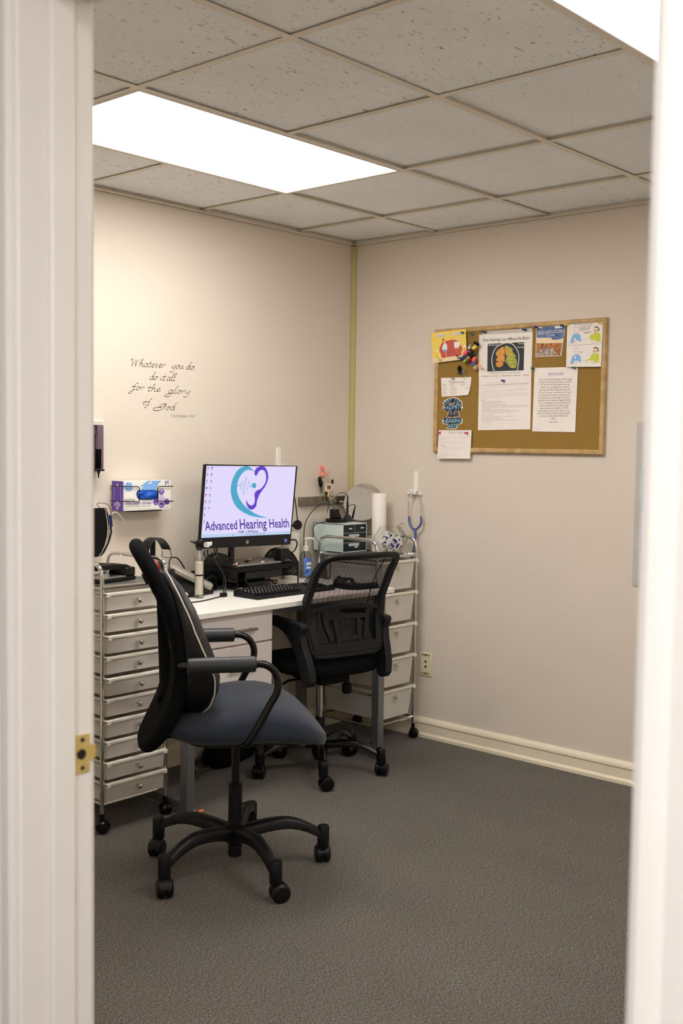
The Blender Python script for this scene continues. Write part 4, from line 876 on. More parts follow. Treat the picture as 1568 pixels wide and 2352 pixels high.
b = MB(); c = Canvas(b, mp, mn, (6.03, 440, 1055)); c.disc(771, 1144, 20, 26, 0, .0008, 24); c.text('hp', (757, 1152), (785, 1150), 1, .0011, 1.1, .01, .3); b.v = [tuple(V(p)-mp) for p in b.v]; tag(obj('badge', b, [M['silver'], M['ink']], mo, flip=False), 'round silver maker badge')
b = MB(); c = Canvas(b, mp, mn, (6.03, 440, 1055)); c.poly([(185, 1148), (285, 1140), (278, 1212), (180, 1216), (168, 1190), (172, 1165)], 0, .0008); c.disc(198, 1181, 18, 24, 1, .001); c.disc(198, 1181, 11, 15, 0, .0012); c.greek(228, 270, 1180, 1177, .0016, 2, .001); b.v = [tuple(V(p)-mp) for p in b.v]; tag(obj('sticker', b, [M['white'], M['ink'], M['inklight']], mo, flip=False), 'white service sticker')
b = MB(); c = Canvas(b, mp, mn, (6.03, 440, 1055)); c.poly([(1282, 1102), (1322, 1099), (1320, 1150), (1280, 1154)], 0, .0008); c.text('intel', (1288, 1118), (1316, 1116), 1, .001); c.text('CORE', (1288, 1138), (1316, 1136), 1, .001); b.v = [tuple(V(p)-mp) for p in b.v]; tag(obj('sticker', b, [M['blue'], M['white']], mo, flip=False), 'small blue sticker')
q_ = at(530, 1300, 1, -.15)
nx = at(531, 1270, 1, -.135).x
b = MB(); b.box((nx-.014, -.142, RT+.010), (nx+.014, -.126, 1.10)); b.v = [tuple(V(p)-mp) for p in b.v]; obj('stand_neck', b, M['blackgloss'], mo, bev=.004)
b = MB(); b.box((RX0+.02, RY0+.012, RT+.001), (RX1-.03, RY1-.01, RT+.011)); b.v = [tuple(V(p)-mp) for p in b.v]; tag(obj('stand_base', b, M['basegrey'], mo, bev=.004), 'flat grey base plate')
# ================================================================ SMALL THINGS ON THE DESK
def L(p, o): return V(p) - V(o)
t = thing('speaker_box', 'small black box device standing at the right of the monitor riser', 'device', ((at(650, 1288, 1, RY0+.03)).x, RY0+.03, RT+.0)); 
b = MB(); b.loft([[(-.032+.0, -.02, .0012), (.032, -.02, .0012), (.032, .03, .0012), (-.032, .03, .0012)], [(-.026, -.014, .066), (.026, -.014, .066), (.024, .026, .066), (-.024, .026, .066)]]); obj('shell', b, M['blackgloss'], t, bev=.004)
b = MB(); b.box((-.004, -.0205, .012), (.024, -.0192, .016)); obj('logo_strip', b, M['inkgrey'], t)
for lab, cat, nm, px_, cols, r in (('white and black hearing aid lying on the grey monitor base', 'hearing aid', 'hearing_aid', (575, 1286), ('white', 'blackgloss'), .008), ('black hearing aid lying at the front of the monitor base', 'hearing aid', 'hearing_aid', (566, 1291), ('blackgloss', 'darkgrey'), .008),
    ('red ear tip on the monitor base beside the left mesh panel', 'ear tip', 'ear_tip', (549, 1296), ('red', 'silver'), .006), ('blue ear tip on the monitor base near the black box', 'ear tip', 'ear_tip', (606, 1284), ('blue', 'blue'), .006), ('white round ear tip at the front edge of the riser', 'ear tip', 'ear_tip', (611, 1293), ('white', 'white'), .006), ('pale flat ear mould at the front edge of the riser', 'ear tip', 'ear_mould', (554, 1300), ('white', 'offwhite'), .008)):
    p = at(px_[0], px_[1], 2, RT+.012); p.y = max(min(p.y, RY1-.02), RY0+.02); p.z = RT+.0115
    tt = thing(nm, lab, cat, p); b = MB(); b.pad(r*2.6, r*1.4, [(r*.3, 0), (0, r*.3), (0, r*.7), (r*.35, r)], 2.4, 20); obj('body', b, M[cols[0]], tt)
    b = MB(); b.tube(spline([(r, 0, r*.6), (r*2, r*.4, r*1.2), (r*2.4, r*1.2, r*.5)]), r*.22, 6); b.ball((r*2.4, r*1.2, r*.5), r*.45, 8); obj('tip', b, M[cols[1]], tt)
# otoscope
oto = thing('otoscope', 'otoscope with grey handle and black head standing in a clear tube', 'otoscope', at(457, 1374, 2, DZ))
b = MB(); b.lathe([(.0195, .001), (.0195, .17), (.0188, .17), (.0188, .004)], n=28, caps=(True, False)); b.k = 0; obj('clear_tube', b, M['glass'], oto)
b = MB(); b.lathe([(.015, .014), (.0165, .02), (.0165, .092), (.0165, .15), (.013, .154)], n=24); obj('handle', b, M['handle'], oto)
b = MB(); b.lathe([(.0172, .094), (.0172, .100)], n=24); obj('grip_ring', b, M['blackgloss'], oto)
b = MB(); b.lathe([(.011, .154), (.011, .172), (.009, .18), (.009, .206)], n=20); obj('neck', b, M['silver'], oto)
b = MB(); b.lathe([(.010, .200), (.016, .212), (.018, .228), (.015, .240), (.006, .245)], n=20); b.cyl((.006, -.004, .226), (-.018, .009, .233), .012, .008); obj('head', b, M['blackgloss'], oto)
b = MB(); b.cyl((-.018, .009, .233), (-.036, .019, .239), .006, .002); obj('speculum', b, M['darkgrey'], oto)
# phone with handset
pc = at(428, 1352, 1, -.16)
phn = thing('desk_phone', 'grey and black desk phone left of the otoscope', 'phone', (-1.19, -.125, DZ), .15)
b = MB(); b.loft([[(-.09, -.09, .001), (.07, -.09, .001), (.07, .08, .001), (-.09, .08, .001)], [(-.09, -.09, .025), (.07, -.09, .025), (.07, .08, .085), (-.09, .08, .085)]]); obj('phone_base', b, M['black'], phn, bev=.006)
b = MB(); A, B = at(440, 1304, 1, -.15) - V(phn.location), at(468, 1360, 1, -.19) - V(phn.location)
A = V((-.035, .06, .112)); B = V((.055, -.085, .03)); d = (B-A).normalized(); q = V((.80, .52, .15)).normalized(); n_ = d.cross(q).normalized()
b.M = Matrix(((q.x, d.x, n_.x, 0), (q.y, d.y, n_.y, 0), (q.z, d.z, n_.z, 0), (0, 0, 0, 1))); b.M = Matrix.Translation((A+B)/2) @ b.M
b.pad(.052, .20, [(.006, -.012), (0, -.006), (0, .008), (.008, .014)], 6, 36); hs = obj('handset', b, M['phonegrey'], phn, bev=0)
b = MB(); b.M = Matrix.Translation((A+B)/2) @ Matrix(((q.x, d.x, n_.x, 0), (q.y, d.y, n_.y, 0), (q.z, d.z, n_.z, 0), (0, 0, 0, 1))); sg = 1 if n_.z > 0 else -1; zz = .0143 if sg > 0 else -.0128
b.box((-.014, .02, min(zz, zz+.0004)), (.014, .05, max(zz, zz+.0004))); b.k = 1; b.box((-.008, .024, min(zz, zz+sg*.0007)), (.008, .036, max(zz, zz+sg*.0007))); tag(obj('sticker', b, [M['white'], M['ink']], hs), 'white and black sticker')
b = MB(); b.box((-.10, .02, .001), (-.055, .075, .11)); obj('side_module', b, M['darkgrey'], phn, bev=.004)
b = MB(); b.tube(spline([(-.06, .05, .11), (-.02, .08, .145), (.03, .085, .145), (.06, .07, .10), (.05, .05, .06)], 8), .0028, 6); obj('handset_cord', b, M['blackgloss'], phn)
p = at(420, 1373, 2, DZ)
t = thing('stapler', 'black and white stapler half hidden behind the chair cushion', 'stapler', (-1.335, -.26, DZ), -.5)
b = MB(); b.box((-.02, -.05, .001), (.02, .05, .02)); obj('stapler_base', b, M['blackgloss'], t, bev=.004); b = MB(); b.box((-.018, -.05, .021), (.018, .045, .036)); obj('stapler_arm', b, M['white'], t, bev=.006)
# keyboard
kb = thing('keyboard', 'black keyboard lying on the desk in front of the monitor', 'keyboard', (-.868, -.392, DZ), RZ)
kw, kd = .234, .072
b = MB(); b.loft([[(-kw, -kd, .001), (kw, -kd, .001), (kw, kd, .001), (-kw, kd, .001)], [(-kw, -kd, .012), (kw, -kd, .012), (kw, kd, .026), (-kw, kd, .026)]]); obj('keyboard_base', b, M['black'], kb, bev=.003)
kmb = MB(); kmb.loft([[(-.0078, -.0078, 0), (.0078, -.0078, 0), (.0078, .0078, 0), (-.0078, .0078, 0)], [(-.0062, -.0058, .006), (.0062, -.0058, .006), (.0062, .0066, .006), (-.0062, .0066, .006)]]); kmb.k = 1; kmb.box((-.0045, .0005, .006), (-.0005, .0055, .0063))
k0 = None
def keyat(x, y):
    global k0
    z = .012 + .014*(y+kd)/(2*kd)
    if k0 is None: k0 = obj('key', kmb, [M['blackmatte'], M['white']], kb); o = k0
    else: o = k0.copy(); COL.objects.link(o)
    o.location = (x, y, z); o.rotation_euler.x = .079
for r in range(5):
    y = .030 - r*.0195; n_ = (15, 15, 14, 13, 3)[r]; x0 = -.220 + (0, .004, .008, .012, .0)[r]
    if r == 4: n_ = 0
    for i in range(n_): keyat(x0 + i*.019, y)
for i in range(11): keyat(-.220 + i*.0255, .056)
for i in range(4):
    for r in range(4): keyat(.155 + i*.019, .030 - r*.0195)
b = MB()
for x0, x1_ in ((-.229, -.205), (-.200, -.180), (-.175, -.155), (-.150, -.035), (-.030, -.010), (-.005, .015), (.020, .044)): b.box((x0, -.0565, .012), (x1_, -.0405, .0205))
obj('space_row', b, M['blackmatte'], kb, bev=.0015)
b = MB(); b.box((-kw, -kd-.006, .001), (kw, -kd, .010)); obj('front_lip', b, M['black'], kb, bev=.002)
# mouse and wrist pad seen through the mesh chair
t = thing('mouse_pad', 'black wrist rest mouse pad at the right end of the desk', 'mouse pad', (-.487, -.455, DZ), -.2)
b = MB(); b.pad(.20, .20, [(.002, .0006), (0, .002), (.002, .004)], 4, 36); obj('pad', b, M['blackfab'], t)
b = MB(); b.pad(.17, .05, [(.004, .004), (0, .012), (.008, .021), (.02, .024)], 3, 36, ctr=(0, -.07)); obj('wrist_rest', b, M['blackmatte'], t)
t = thing('mouse', 'black mouse on the pad behind the mesh chair back', 'mouse', (-.50, -.41, DZ+.0045), .3)
b = MB(); b.pad(.062, .11, [(.006, 0), (0, .006), (.003, .016), (.012, .030), (.024, .036)], 2.6, 32); obj('mouse_body', b, M['blackgloss'], t); b = MB(); b.cyl((-.004, .03, .034), (.004, .03, .034), .008, n=14); obj('scroll_wheel', b, M['darkgrey'], t)
# sanitizer and white canister
cn = thing('wipe_canister', 'white plastic canister behind the right edge of the monitor', 'canister', (-.478, -.048, DZ))
b = MB(); b.lathe([(.036, .001), (.038, .006), (.038, .18), (.034, .186)]); obj('body', b, M['offwhite'], cn); b = MB(); b.lathe([(.039, .187), (.039, .212), (.036, .222), (.02, .226)]); obj('lid', b, M['white'], cn)
sn = thing('sanitizer_bottle', 'clear pump bottle of hand sanitizer with a blue label', 'bottle', (-.402, -.070, DZ))
b = MB(); b.M = Matrix.Scale(.72, 4, (0, 1, 0)); b.lathe([(.030, .001), (.032, .006), (.032, .105), (.028, .118), (.015, .128), (.012, .132)]); obj('bottle_body', b, M['bottle'], sn)
b = MB(); b.M = Matrix.Scale(.74, 4, (0, 1, 0))
b.loft([[(.0327*math.sin(a), -.0327*math.cos(a), z) for a in [(-.9 + 2.1*i/12) for i in range(13)]] for z in (.012, .098)], False); b.k = 1
b.loft([[(.0331*math.sin(a), -.0331*math.cos(a), z) for a in [(-.5 + 1.2*i/8) for i in range(9)]] for z in (.064, .076)], False)
b.loft([[(.0331*math.sin(a), -.0331*math.cos(a), z) for a in [(-.5 + 1.0*i/8) for i in range(9)]] for z in (.046, .055)], False); obj('label', b, [M['sanlabel'], M['white']], sn, flip=False)
b = MB(); b.lathe([(.013, .130), (.014, .134), (.014, .150), (.008, .154), (.005, .157), (.005, .182), (.009, .184), (.009, .192)], n=20); b.tube(spline([(0, 0, .189), (.018, -.010, .191), (.034, -.020, .186)]), .005, 8); obj('pump', b, M['white'], sn)
# call puck hanging beside the monitor
pk = at(683.5, 1206, 1, -.06)
t = thing('wireless_puck', 'black round receiver hanging by its cord right of the monitor', 'receiver', pk)
b = MB(); b.lathe([(.012, 0), (.0225, .003), (.024, .009), (.021, .014), (.010, .016)], (0, .006, 0), (-.35, -1, .1), 26); obj('puck', b, M['blackgloss'], t)
A = at(674, 1130, 1, -.10) - pk; b = MB(); b.tube(spline([A, at(679, 1160, 1, -.08)-pk, at(682, 1188, 1, -.066)-pk, V((0, 0, .02))]), .003, 8); obj('cord', b, M['blackgloss'], t)
b = MB(); b.box((-.034, -.006, -.008), (-.018, .006, .004)); obj('plug', b, M['black'], t, bev=.002)
def cable(name, label, pts, r, k='blackgloss', n=8):
    b = MB(); b.tube(spline(pts, n), r, 6); return tag(obj(name, b, M[k]), label, 'cable')
cable('usb_cable', 'black cable plugged into the lower right side of the monitor', [at(668, 1240, 1, -.19), at(678, 1240, 1, -.18), at(682, 1250, 1, -.17), at(676, 1264, 1, -.16), at(662, 1276, 1, -.15), at(655, 1282, 1, -.12)], .0035)
cable('coiled_cable', 'coiled black cable bunched at the lower left of the monitor', [at(475, 1258, 1, -.25), at(468, 1272, 1, -.25), at(480, 1284, 1, -.25), at(494, 1280, 1, -.25), at(492, 1262, 1, -.25), at(484, 1254, 1, -.25), at(476, 1268, 1, -.25), at(486, 1286, 1, -.25), at(498, 1272, 1, -.25), at(496, 1256, 1, -.25)], .003)
cable('grey_cable', 'grey cable hanging in front of the riser from the coil to the desk', [at(487, 1268, 1, -.27), at(496, 1290, 1, -.27), at(508, 1310, 1, -.27), at(516, 1326, 1, -.27), at(518, 1345, 1, -.27), at(517, 1368, 2, DZ+.004)], .0028, 'darkgrey')
cable('phone_cable', 'black cable running along the desk front left of the keyboard', [at(420, 1386, 2, DZ+.003), at(445, 1383, 2, DZ+.003), at(470, 1379, 2, DZ+.003), at(495, 1373, 2, DZ+.003), at(515, 1368, 2, DZ+.003)], .0025)
cable('riser_cable', 'black cable looping through the open front of the riser', [at(500, 1338, 2, DZ+.004), at(520, 1334, 1, -.2), at(545, 1328, 1, -.2), at(562, 1332, 1, -.2), at(567, 1342, 1, -.2), at(564, 1356, 2, DZ+.004)], .003)
cable('adapter_cable', 'tangle of thin black cable on the desk beside the sanitizer', [at(700, 1318, 1, -.11), at(706, 1310, 1, -.12), at(712, 1322, 2, DZ+.004), at(704, 1330, 2, DZ+.003), at(722, 1335, 2, DZ+.003), at(700, 1334, 2, DZ+.004), at(716, 1326, 2, DZ+.006), at(735, 1318, 2, DZ+.004)], .002)
t = thing('black_case', 'black padded case standing on the desk left of the riser', 'case', (-1.065, -.085, DZ), .0)
b = MB(); b.box((-.04, -.05, .001), (.045, .05, .085)); obj('case_body', b, M['blackfab'], t, bev=.012, seg=3); b = MB(); b.tube(spline([(-.04, -.052, .05), (0, -.06, .07), (.03, -.052, .05)]), .004, 6); obj('case_handle', b, M['black'], t)
t = thing('cable_plug', 'small black plug lying on the desk in front of the riser', 'plug', at(513, 1371, 2, DZ))
b = MB(); b.box((-.014, -.010, .001), (.014, .010, .018)); obj('plug_body', b, M['black'], t, bev=.003); b = MB(); b.cyl((.0, .0, .018), (0, 0, .1), .0022, n=8); obj('plug_rod', b, M['black'], t)
t = thing('white_sheet', 'sheet of white paper under the front of the keyboard', 'paper', (-.70, -.50, DZ), .25)
b = MB(); b.box((-.12, -.07, .0004), (.12, .05, .0009)); obj('page', b, M['paper'], t)
# ================================================================ DRAWER CARTS
CW, CDp, CR_ = .292, .365, .0078
def cart(label, x0, nd, yf=-.475):
    """x0: left post, local origin at the front left post foot"""
    t = thing('drawer_cart', label, 'drawer cart', (x0, yf, 0))
    for x, nm in ((0, 'side_frame'), (CW, 'side_frame')):
        b = MB(); P = [V((x, 0, .055)), V((x, 0, .93))] + spline([(x, 0, .93), (x, .008, .957), (x, .028, .974), (x, .06, .979)], 5) + spline([(x, CDp-.06, .979), (x, CDp-.028, .974), (x, CDp-.008, .957), (x, CDp, .93)], 5) + [V((x, CDp, .055))]
        b.tube(P, CR_, 12, up=(1, 0, 0)); b.cyl((x, 0, .895), (x, CDp, .895), .006, n=10); b.cyl((x, 0, .106), (x, CDp, .106), .006, n=10); obj(nm, b, M['chrome'], t)
    for y in (0, CDp):
        for z, r in ((.106, .006), (.897, .009)):
            b = MB(); b.cyl((0, y, z), (CW, y, z), r, n=10); obj('cross_bar', b, M['chrome'], t)
    b = MB(); b.box((.008, .008, .892), (CW-.008, CDp-.008, .8975)); obj('top_tray', b, M['frost2'], t)
    zt, pit = (.8765, .0772) if nd == 10 else (.8765, .1525)
    dh = .066 if nd == 10 else .137
    for i in range(nd):
        z1 = zt - i*pit; z0 = z1 - dh; tp = .010 if nd == 10 else .030; e = .011
        if nd == 10 and i == 9: dh = .074; z0 = z1 - dh
        w0, w1 = e, CW-e
        if nd != 10: w0, w1 = .022, CW-.022; tp = .022
        b = MB(); b.k = 0; th = .0025
        yo = -.012 + random.uniform(-.003, .002) - (.006 if nd == 10 and i in (2, 4) else 0)
        a, c_ = w0+tp*.45, w1-tp*.45 if nd == 10 else w1-tp
        if nd != 10: a = w0+tp
        # front, sides, bottom, back as a thin open box
        fo = [(w0+.004, yo, z1-.004), (w1-.004, yo, z1-.004), (c_, yo+.008, z0), (a, yo+.008, z0)]
        b.prism(fo, (0, th, 0))
        yb = CDp-.02
        for s_, (xt, xb) in ((1, (w0+.004, a)), (-1, (w1-.004, c_))): b.prism([(xt, yo, z1-.004), (xt, yb, z1-.004), (xb, yb, z0), (xb, yo+.008, z0)], (s_*th, 0, 0))
        b.box((a, yo+.008, z0), (c_, yb, z0+th)); b.box((a, yb-th, z0), (c_, yb, z1-.004))
        dw = obj('drawer', b, M['frost'], t, bev=.0012)
        b = MB(); b.box((.007, yo-.008, z1-.010), (CW-.007, yo+.010, z1)); b.box((w0-.004, yo+.010, z1-.005), (w0+.006, yb, z1)); b.box((w1-.006, yo+.010, z1-.005), (w1+.004, yb, z1)); b.box((.007, yo-.009, z1-.016), (.025, yo+.004, z1-.002)); b.box((CW-.025, yo-.009, z1-.016), (CW-.007, yo+.004, z1-.002)); obj('rim', b, M['rail'], dw, bev=.0015)
        kz = z1-.034; b = MB(); b.lathe([(.004, 0), (.004, .010), (.0092, .0135), (.0112, .019), (.0098, .0245), (.0045, .0275)], (CW/2 + (0 if nd == 10 else -.022), yo+.001, kz), (0, -1, 0), 18); obj('knob', b, M['chrome'], dw)
        if nd == 10 and i == 4:
            b = MB(); b.box((w0+.012, yo+.012, z0+.004), (w0+.075, yo+.10, z0+.042)); tag(obj('drawer_contents', b, M['navy'], dw), 'blue things seen through the frosted front')
        if nd != 10 and i == 1:
            b = MB(); b.box((a+.006, yo+.02, z0+.004), (a+.10, yo+.12, z0+.075)); tag(obj('drawer_contents', b, M['yellowcard'], dw), 'yellowish things seen through the frosted front')
    for i in range(nd):
        z1 = zt - i*pit
        for x, s_ in ((0, 1), (CW, -1)):
            b = MB(); b.box((min(x, x+s_*.009), .0, z1-.016), (max(x, x+s_*.009), CDp, z1-.012)); obj('runner', b, M['chrome'], t)
    for x, y in ((0, 0), (CW, 0), (0, CDp), (CW, CDp)):
        b = MB(); b.cyl((x, y, .044), (x, y, .072), .009, n=12)
        a_ = random.uniform(-.5, .6); d = V((math.cos(a_), math.sin(a_), 0)); c = V((x, y, .024)) + V((d.y, -d.x, 0))*.004
        c = V((min(max(c.x, -.5), .5), c.y, c.z))
        b.lathe([(.008, -.021), (.019, -.019), (.0235, -.013), (.0235, -.003), (.016, -.002), (.016, .002), (.0235, .003), (.0235, .013), (.019, .019), (.008, .021)], c, d, 20); b.box((x-.010, y-.010, .040), (x+.010, y+.010, .048)); obj('caster', b, M['blackgloss'], t)
    return t
cart('tall chrome cart of ten narrow frosted drawers left of the desk', -1.883, 10)
cart('chrome cart of five deep frosted drawers in the room corner right of the desk', -.349, 5)
TZ = .8985
# ---------------- on the left cart
vp = thing('vision_panel', 'black upright panel with silver curved edge on the left cart', 'display panel', (-1.80, -.22, TZ))
b = MB()
oc = [(at(u, v, 1, -.23) - V(vp.location)) for u, v in ((212, 1166.5), (241, 1166.5), (246, 1195), (247.5, 1215), (246, 1232), (241, 1252), (234, 1268), (226, 1279))]
lc = [V((2*(-.058) - p.x, p.y, p.z)) for p in oc[::-1]]
b.prism([V((p.x, -.010, p.z)) for p in oc[1:] + lc[:-1]], (0, .012, 0)); obj('panel', b, M['blackmatte'], vp, bev=.002)
b = MB(); P = [V((p.x+.004, -.012, p.z)) for p in oc[2:]]; b.tube(spline(P, 5), .0035, 8); b.tube(spline([V((2*(-.058) - p.x, p.y, p.z)) for p in P], 5), .0035, 8); b.tube([V((oc[2].x+.004, -.012, oc[2].z)), V((oc[1].x+.003, -.012, oc[1].z))], .0035, 8); obj('silver_edge', b, M['chrome'], vp)
bz = oc[-1].z
b = MB(); b.box((-.075, -.006, .002), (.058, .012, bz+.015)); obj('stand_post', b, M['blackgloss'], vp, bev=.003); b = MB(); b.box((-.078, -.045, .0), (.062, .06, .010)); obj('stand_foot', b, M['black'], vp, bev=.003)
wr = thing('probe_cable', 'dark blue probe with a looped wire beside the black panel', 'probe', at(253, 1205, 1, -.26))
o_ = V(wr.location); q_ = lambda u, v: at(u, v, 1, -.26) - o_
zc7 = lambda x, y: q_(x/7.127+200, y/7.127+1130)
b = MB(); P, Q = zc7(378, 380), zc7(398, 570); b.cyl(P, Q, .0068, .0055, 14); obj('probe_body', b, M['navy'], wr)
b = MB(); b.tube(spline([zc7(*p) for p in ((390, 560), (385, 590), (395, 640), (375, 740), (340, 850), (275, 980), (225, 1040))], 6), .0035, 8); obj('probe_lead', b, M['blackgloss'], wr)
b = MB(); b.tube(spline([zc7(*p) for p in ((392, 380), (385, 290), (340, 210), (250, 180), (170, 190), (180, 230), (250, 290), (320, 330), (352, 385))], 6), .0012, 6); obj('wire_loop', b, M['steeldark'], wr)
b = MB(); b.tube(spline([zc7(*p) for p in ((400, 385), (415, 345), (460, 330), (510, 355), (560, 410), (605, 470))], 6), .0013, 6); tag(obj('probe_tube', b, M['white'], wr), 'thin white tube')
wd = thing('white_device', 'plain white boxy device behind the black panel on the left cart', 'device', (-1.70, -.135, TZ))
b = MB(); b.box((-.035, -.03, .0), (.042, .03, .135)); obj('device_body', b, M['offwhite'], wd, bev=.006); b = MB(); b.box((-.004, -.031, .05), (.012, -.0298, .052)); obj('vent_slot', b, M['inkgrey'], wd)
hp = thing('hole_punch', 'black heavy punch with a silver platform on the left cart top', 'hole punch', (-1.765, -.345, TZ), math.radians(8))
b = MB(); b.box((-.085, -.05, .001), (.10, .05, .016)); obj('punch_base', b, M['black'], hp, bev=.003)
b = MB(); b.box((-.08, -.048, .0165), (.05, .03, .020)); tag(obj('platform', b, M['silver'], hp), 'silver platform')
b = MB(); b.box((.052, -.048, .016), (.10, .048, .050)); obj('punch_head', b, M['blackgloss'], hp, bev=.006)
b = MB(); b.prism([(-.085, -.03, .046), (.04, -.03, .044), (.094, -.03, .034), (.098, -.03, .050), (.07, -.03, .060), (.0, -.03, .066), (-.085, -.03, .066)], (0, .072, 0)); obj('punch_arm', b, M['black'], hp, bev=.004)
# audiometric headset on the right loop of the left cart
XH = -1.6
hs = thing('headset', 'black padded headset with red ear cup hung on the left cart rail', 'headphones', at(358, 1290, 1, -.30)); o_ = V(hs.location)
zh = lambda x, y, Y=-.30: at(x/6.533+200, y/6.533+1220, 1, Y) - o_
arc_ = [(825, 225), (845, 165), (900, 125), (985, 105), (1060, 98), (1130, 120), (1195, 190), (1240, 275)]
b = MB(); A = spline([zh(x, y, -.30) for x, y in ((905, 300), (935, 210), (985, 140), (1060, 100), (1130, 122), (1195, 195), (1238, 280))], 5)
b.loft([[p + V((0, dy, 0)) + V((dx, 0, 0)) for dx, dy in ((.004, -.003), (-.010, .036), (-.008, .040), (.008, .0))] for p in A]); obj('headband', b, M['leather'], hs)
b = MB(); b.tube(spline([zh(x, y, -.303) for x, y in ((925, 300), (950, 215), (1000, 145), (1050, 115))], 6), .0015, 6); b.tube(spline([zh(x, y) for x, y in ((1120, 290), (1130, 340), (1115, 372), (1180, 395), (1245, 395), (1265, 365), (1240, 280))], 6), .0015, 6); b.tube(spline([zh(x, y) for x, y in ((900, 300), (895, 340), (910, 380))], 6), .0015, 6); obj('yoke_wire', b, M['steeldark'], hs)
b = MB(); p = zh(985, 170, -.27); q = zh(985, 360, -.27); b.obox((p+q)/2 + V((0, 0, -.012)), (.0085, 0, 0), (0, .006, 0), V((0, 0, (p.z-q.z)/2+.02))); obj('hanger_post', b, M['blackmatte'], hs)
b = MB(); c0 = zh(1010, 540, -.36); b.lathe([(.012, 0), (.030, .004), (.033, .014), (.030, .024), (.015, .028)], c0 + V((-.014, 0, .0)), (.75, -.35, .25), 26); tag(obj('ear_cup', b, M['red'], hs), 'glossy red ear cup')
b = MB(); c1 = zh(1120, 520, -.33); b.lathe([(.012, 0), (.028, .004), (.031, .013), (.028, .022), (.016, .026)], c1 + V((-.016, 0, .0)), (.75, -.35, .25), 26); b.ball(zh(1085, 570, -.37), .004, 8); obj('ear_cup', b, M['blackgloss'], hs)
# ---------------- on the right cart
og = thing('mini_drawer_box', 'mint green mini organizer with smoky drawers on the right cart', 'desk organizer', (-.305, -.222, TZ))
ow, od, oh = .178, .196, .139
b = MB(); tk = .005
for lo, hi in (((0, 0, 0), (tk, od, oh)), ((ow-tk, 0, 0), (ow, od, oh)), ((0, 0, 0), (ow, od, tk)), ((0, 0, oh-tk), (ow, od, oh)), ((0, od-tk, 0), (ow, od, oh)), ((tk, .002, .046), (ow-tk, od, .049)), ((tk, .002, .093), (ow-tk, od, .096)), ((ow/2-.002, .002, .096), (ow/2+.002, od, oh-tk))): b.box(lo, hi)
obj('case', b, M['mint'], og, bev=.001)
for x0, x1_, z0, z1, lab in ((tk, ow/2-.002, .096, oh-tk, None), (ow/2+.002, ow-tk, .096, oh-tk, None), (tk, ow-tk, .049, .093, 'BATTERIES'), (tk, ow-tk, tk, .046, 'CLEANING CLOTHS')):
    b = MB(); b.box((x0+.001, .0, z0+.001), (x1_-.001, .003, z1-.001)); b.box((x0+.001, .003, z0+.001), (x1_-.001, od-.02, z0+.003)); dw = obj('drawer', b, M['smoke'], og)
    xc = (x0+x1_)/2; b = MB(); b.pad(.020 if lab is None else .022, .006, [(.001, 0), (0, .002), (0, .005), (.001, .007)], 4, 16, lambda x, y, h: (x+xc+.006, -h, y+z0+.020)); obj('pull', b, M['white'], dw)
    if lab:
        b = MB(); b.box((xc-.045, -.0006, z0+.026), (xc+.030, -.0001, z0+.038)); c = Canvas(b, (0, og.location.y-.0006, 0), NA); p0 = V(og.location)
        vs, fs = text_geo(lab, .01); xx0 = min(v[0] for v in vs); xx1 = max(v[0] for v in vs); s_ = .062/(xx1-xx0); b.k = 1
        b.add([(xc-.039+(x-xx0)*s_, -.0008, z0+.0285+y*min(s_, .009)) for x, y in vs], fs); obj('label', b, [M['white'], M['ink']], dw, flip=False)
    else:
        b = MB(); b.box((x0+.006, .02, z0+.003), (x1_-.006, .08, z0+.012)); obj('contents', b, M['offwhite'], dw)
# things on the organizer
OZ = TZ + oh
sx_ = lambda u, v, Y=-.15: at(u, v, 1, Y)
t = thing('power_puck', 'black power hub with a charger plugged in on top of the mint organizer', 'power hub', (-.232, -.115, OZ)); 
b = MB(); b.pad(.098, .085, [(.003, .0005), (0, .003), (0, .017), (.003, .020)], 4, 32); obj('hub_base', b, M['blackgloss'], t)
b = MB(); b.loft([[(-.032, -.02, .020), (.016, -.02, .020), (.016, .02, .020), (-.032, .02, .020)], [(-.036, -.016, .066), (.006, -.016, .066), (.006, .016, .066), (-.036, .016, .066)]]); obj('charger', b, M['blackgloss'], t, bev=.004)
t = thing('pen_stand', 'black pen standing in a wedge holder on the mint organizer', 'pen holder', (-.158, -.12, OZ))
b = MB(); b.loft([[(-.021, -.018, .001), (.024, -.018, .001), (.024, .018, .001), (-.021, .018, .001)], [(-.009, -.010, .035), (.010, -.010, .035), (.010, .010, .035), (-.009, .010, .035)]]); obj('holder', b, M['darkgrey'], t, bev=.002)
b = MB(); b.lathe([(.0055, .03), (.006, .04), (.006, .095), (.0045, .10), (.0035, .125), (.001, .135)], n=14); obj('pen', b, M['blackgloss'], t)
p = V((-.158, -.12, OZ+.125)); 
p = V((0, 0, .125)); b = MB(); b.tube(spline([p, p + V((-.012, .01, .018)), p + V((-.04, .03, .012)), p + V((-.075, .05, -.03)), p + V((-.085, .06, -.08))], 8), .0018, 6); obj('pen_cord', b, M['blackgloss'], t)
zw = lambda x, y, Y=-.03: at(x/14.255+690, y/14.255+1050, 1, Y)
cable('charger_cord', 'black cord rising from the charger and dropping left of the organizer', [V((-.247, -.115, OZ+.064)), V((-.255, -.10, OZ+.085)), V((-.285, -.07, OZ+.092)), V((-.325, -.045, OZ+.06)), V((-.366, -.032, OZ+.0)), V((-.374, -.030, OZ-.08)), V((-.372, -.034, OZ-.16)), V((-.368, -.05, OZ-.23)), V((-.385, -.08, DZ+.01))], .0022)
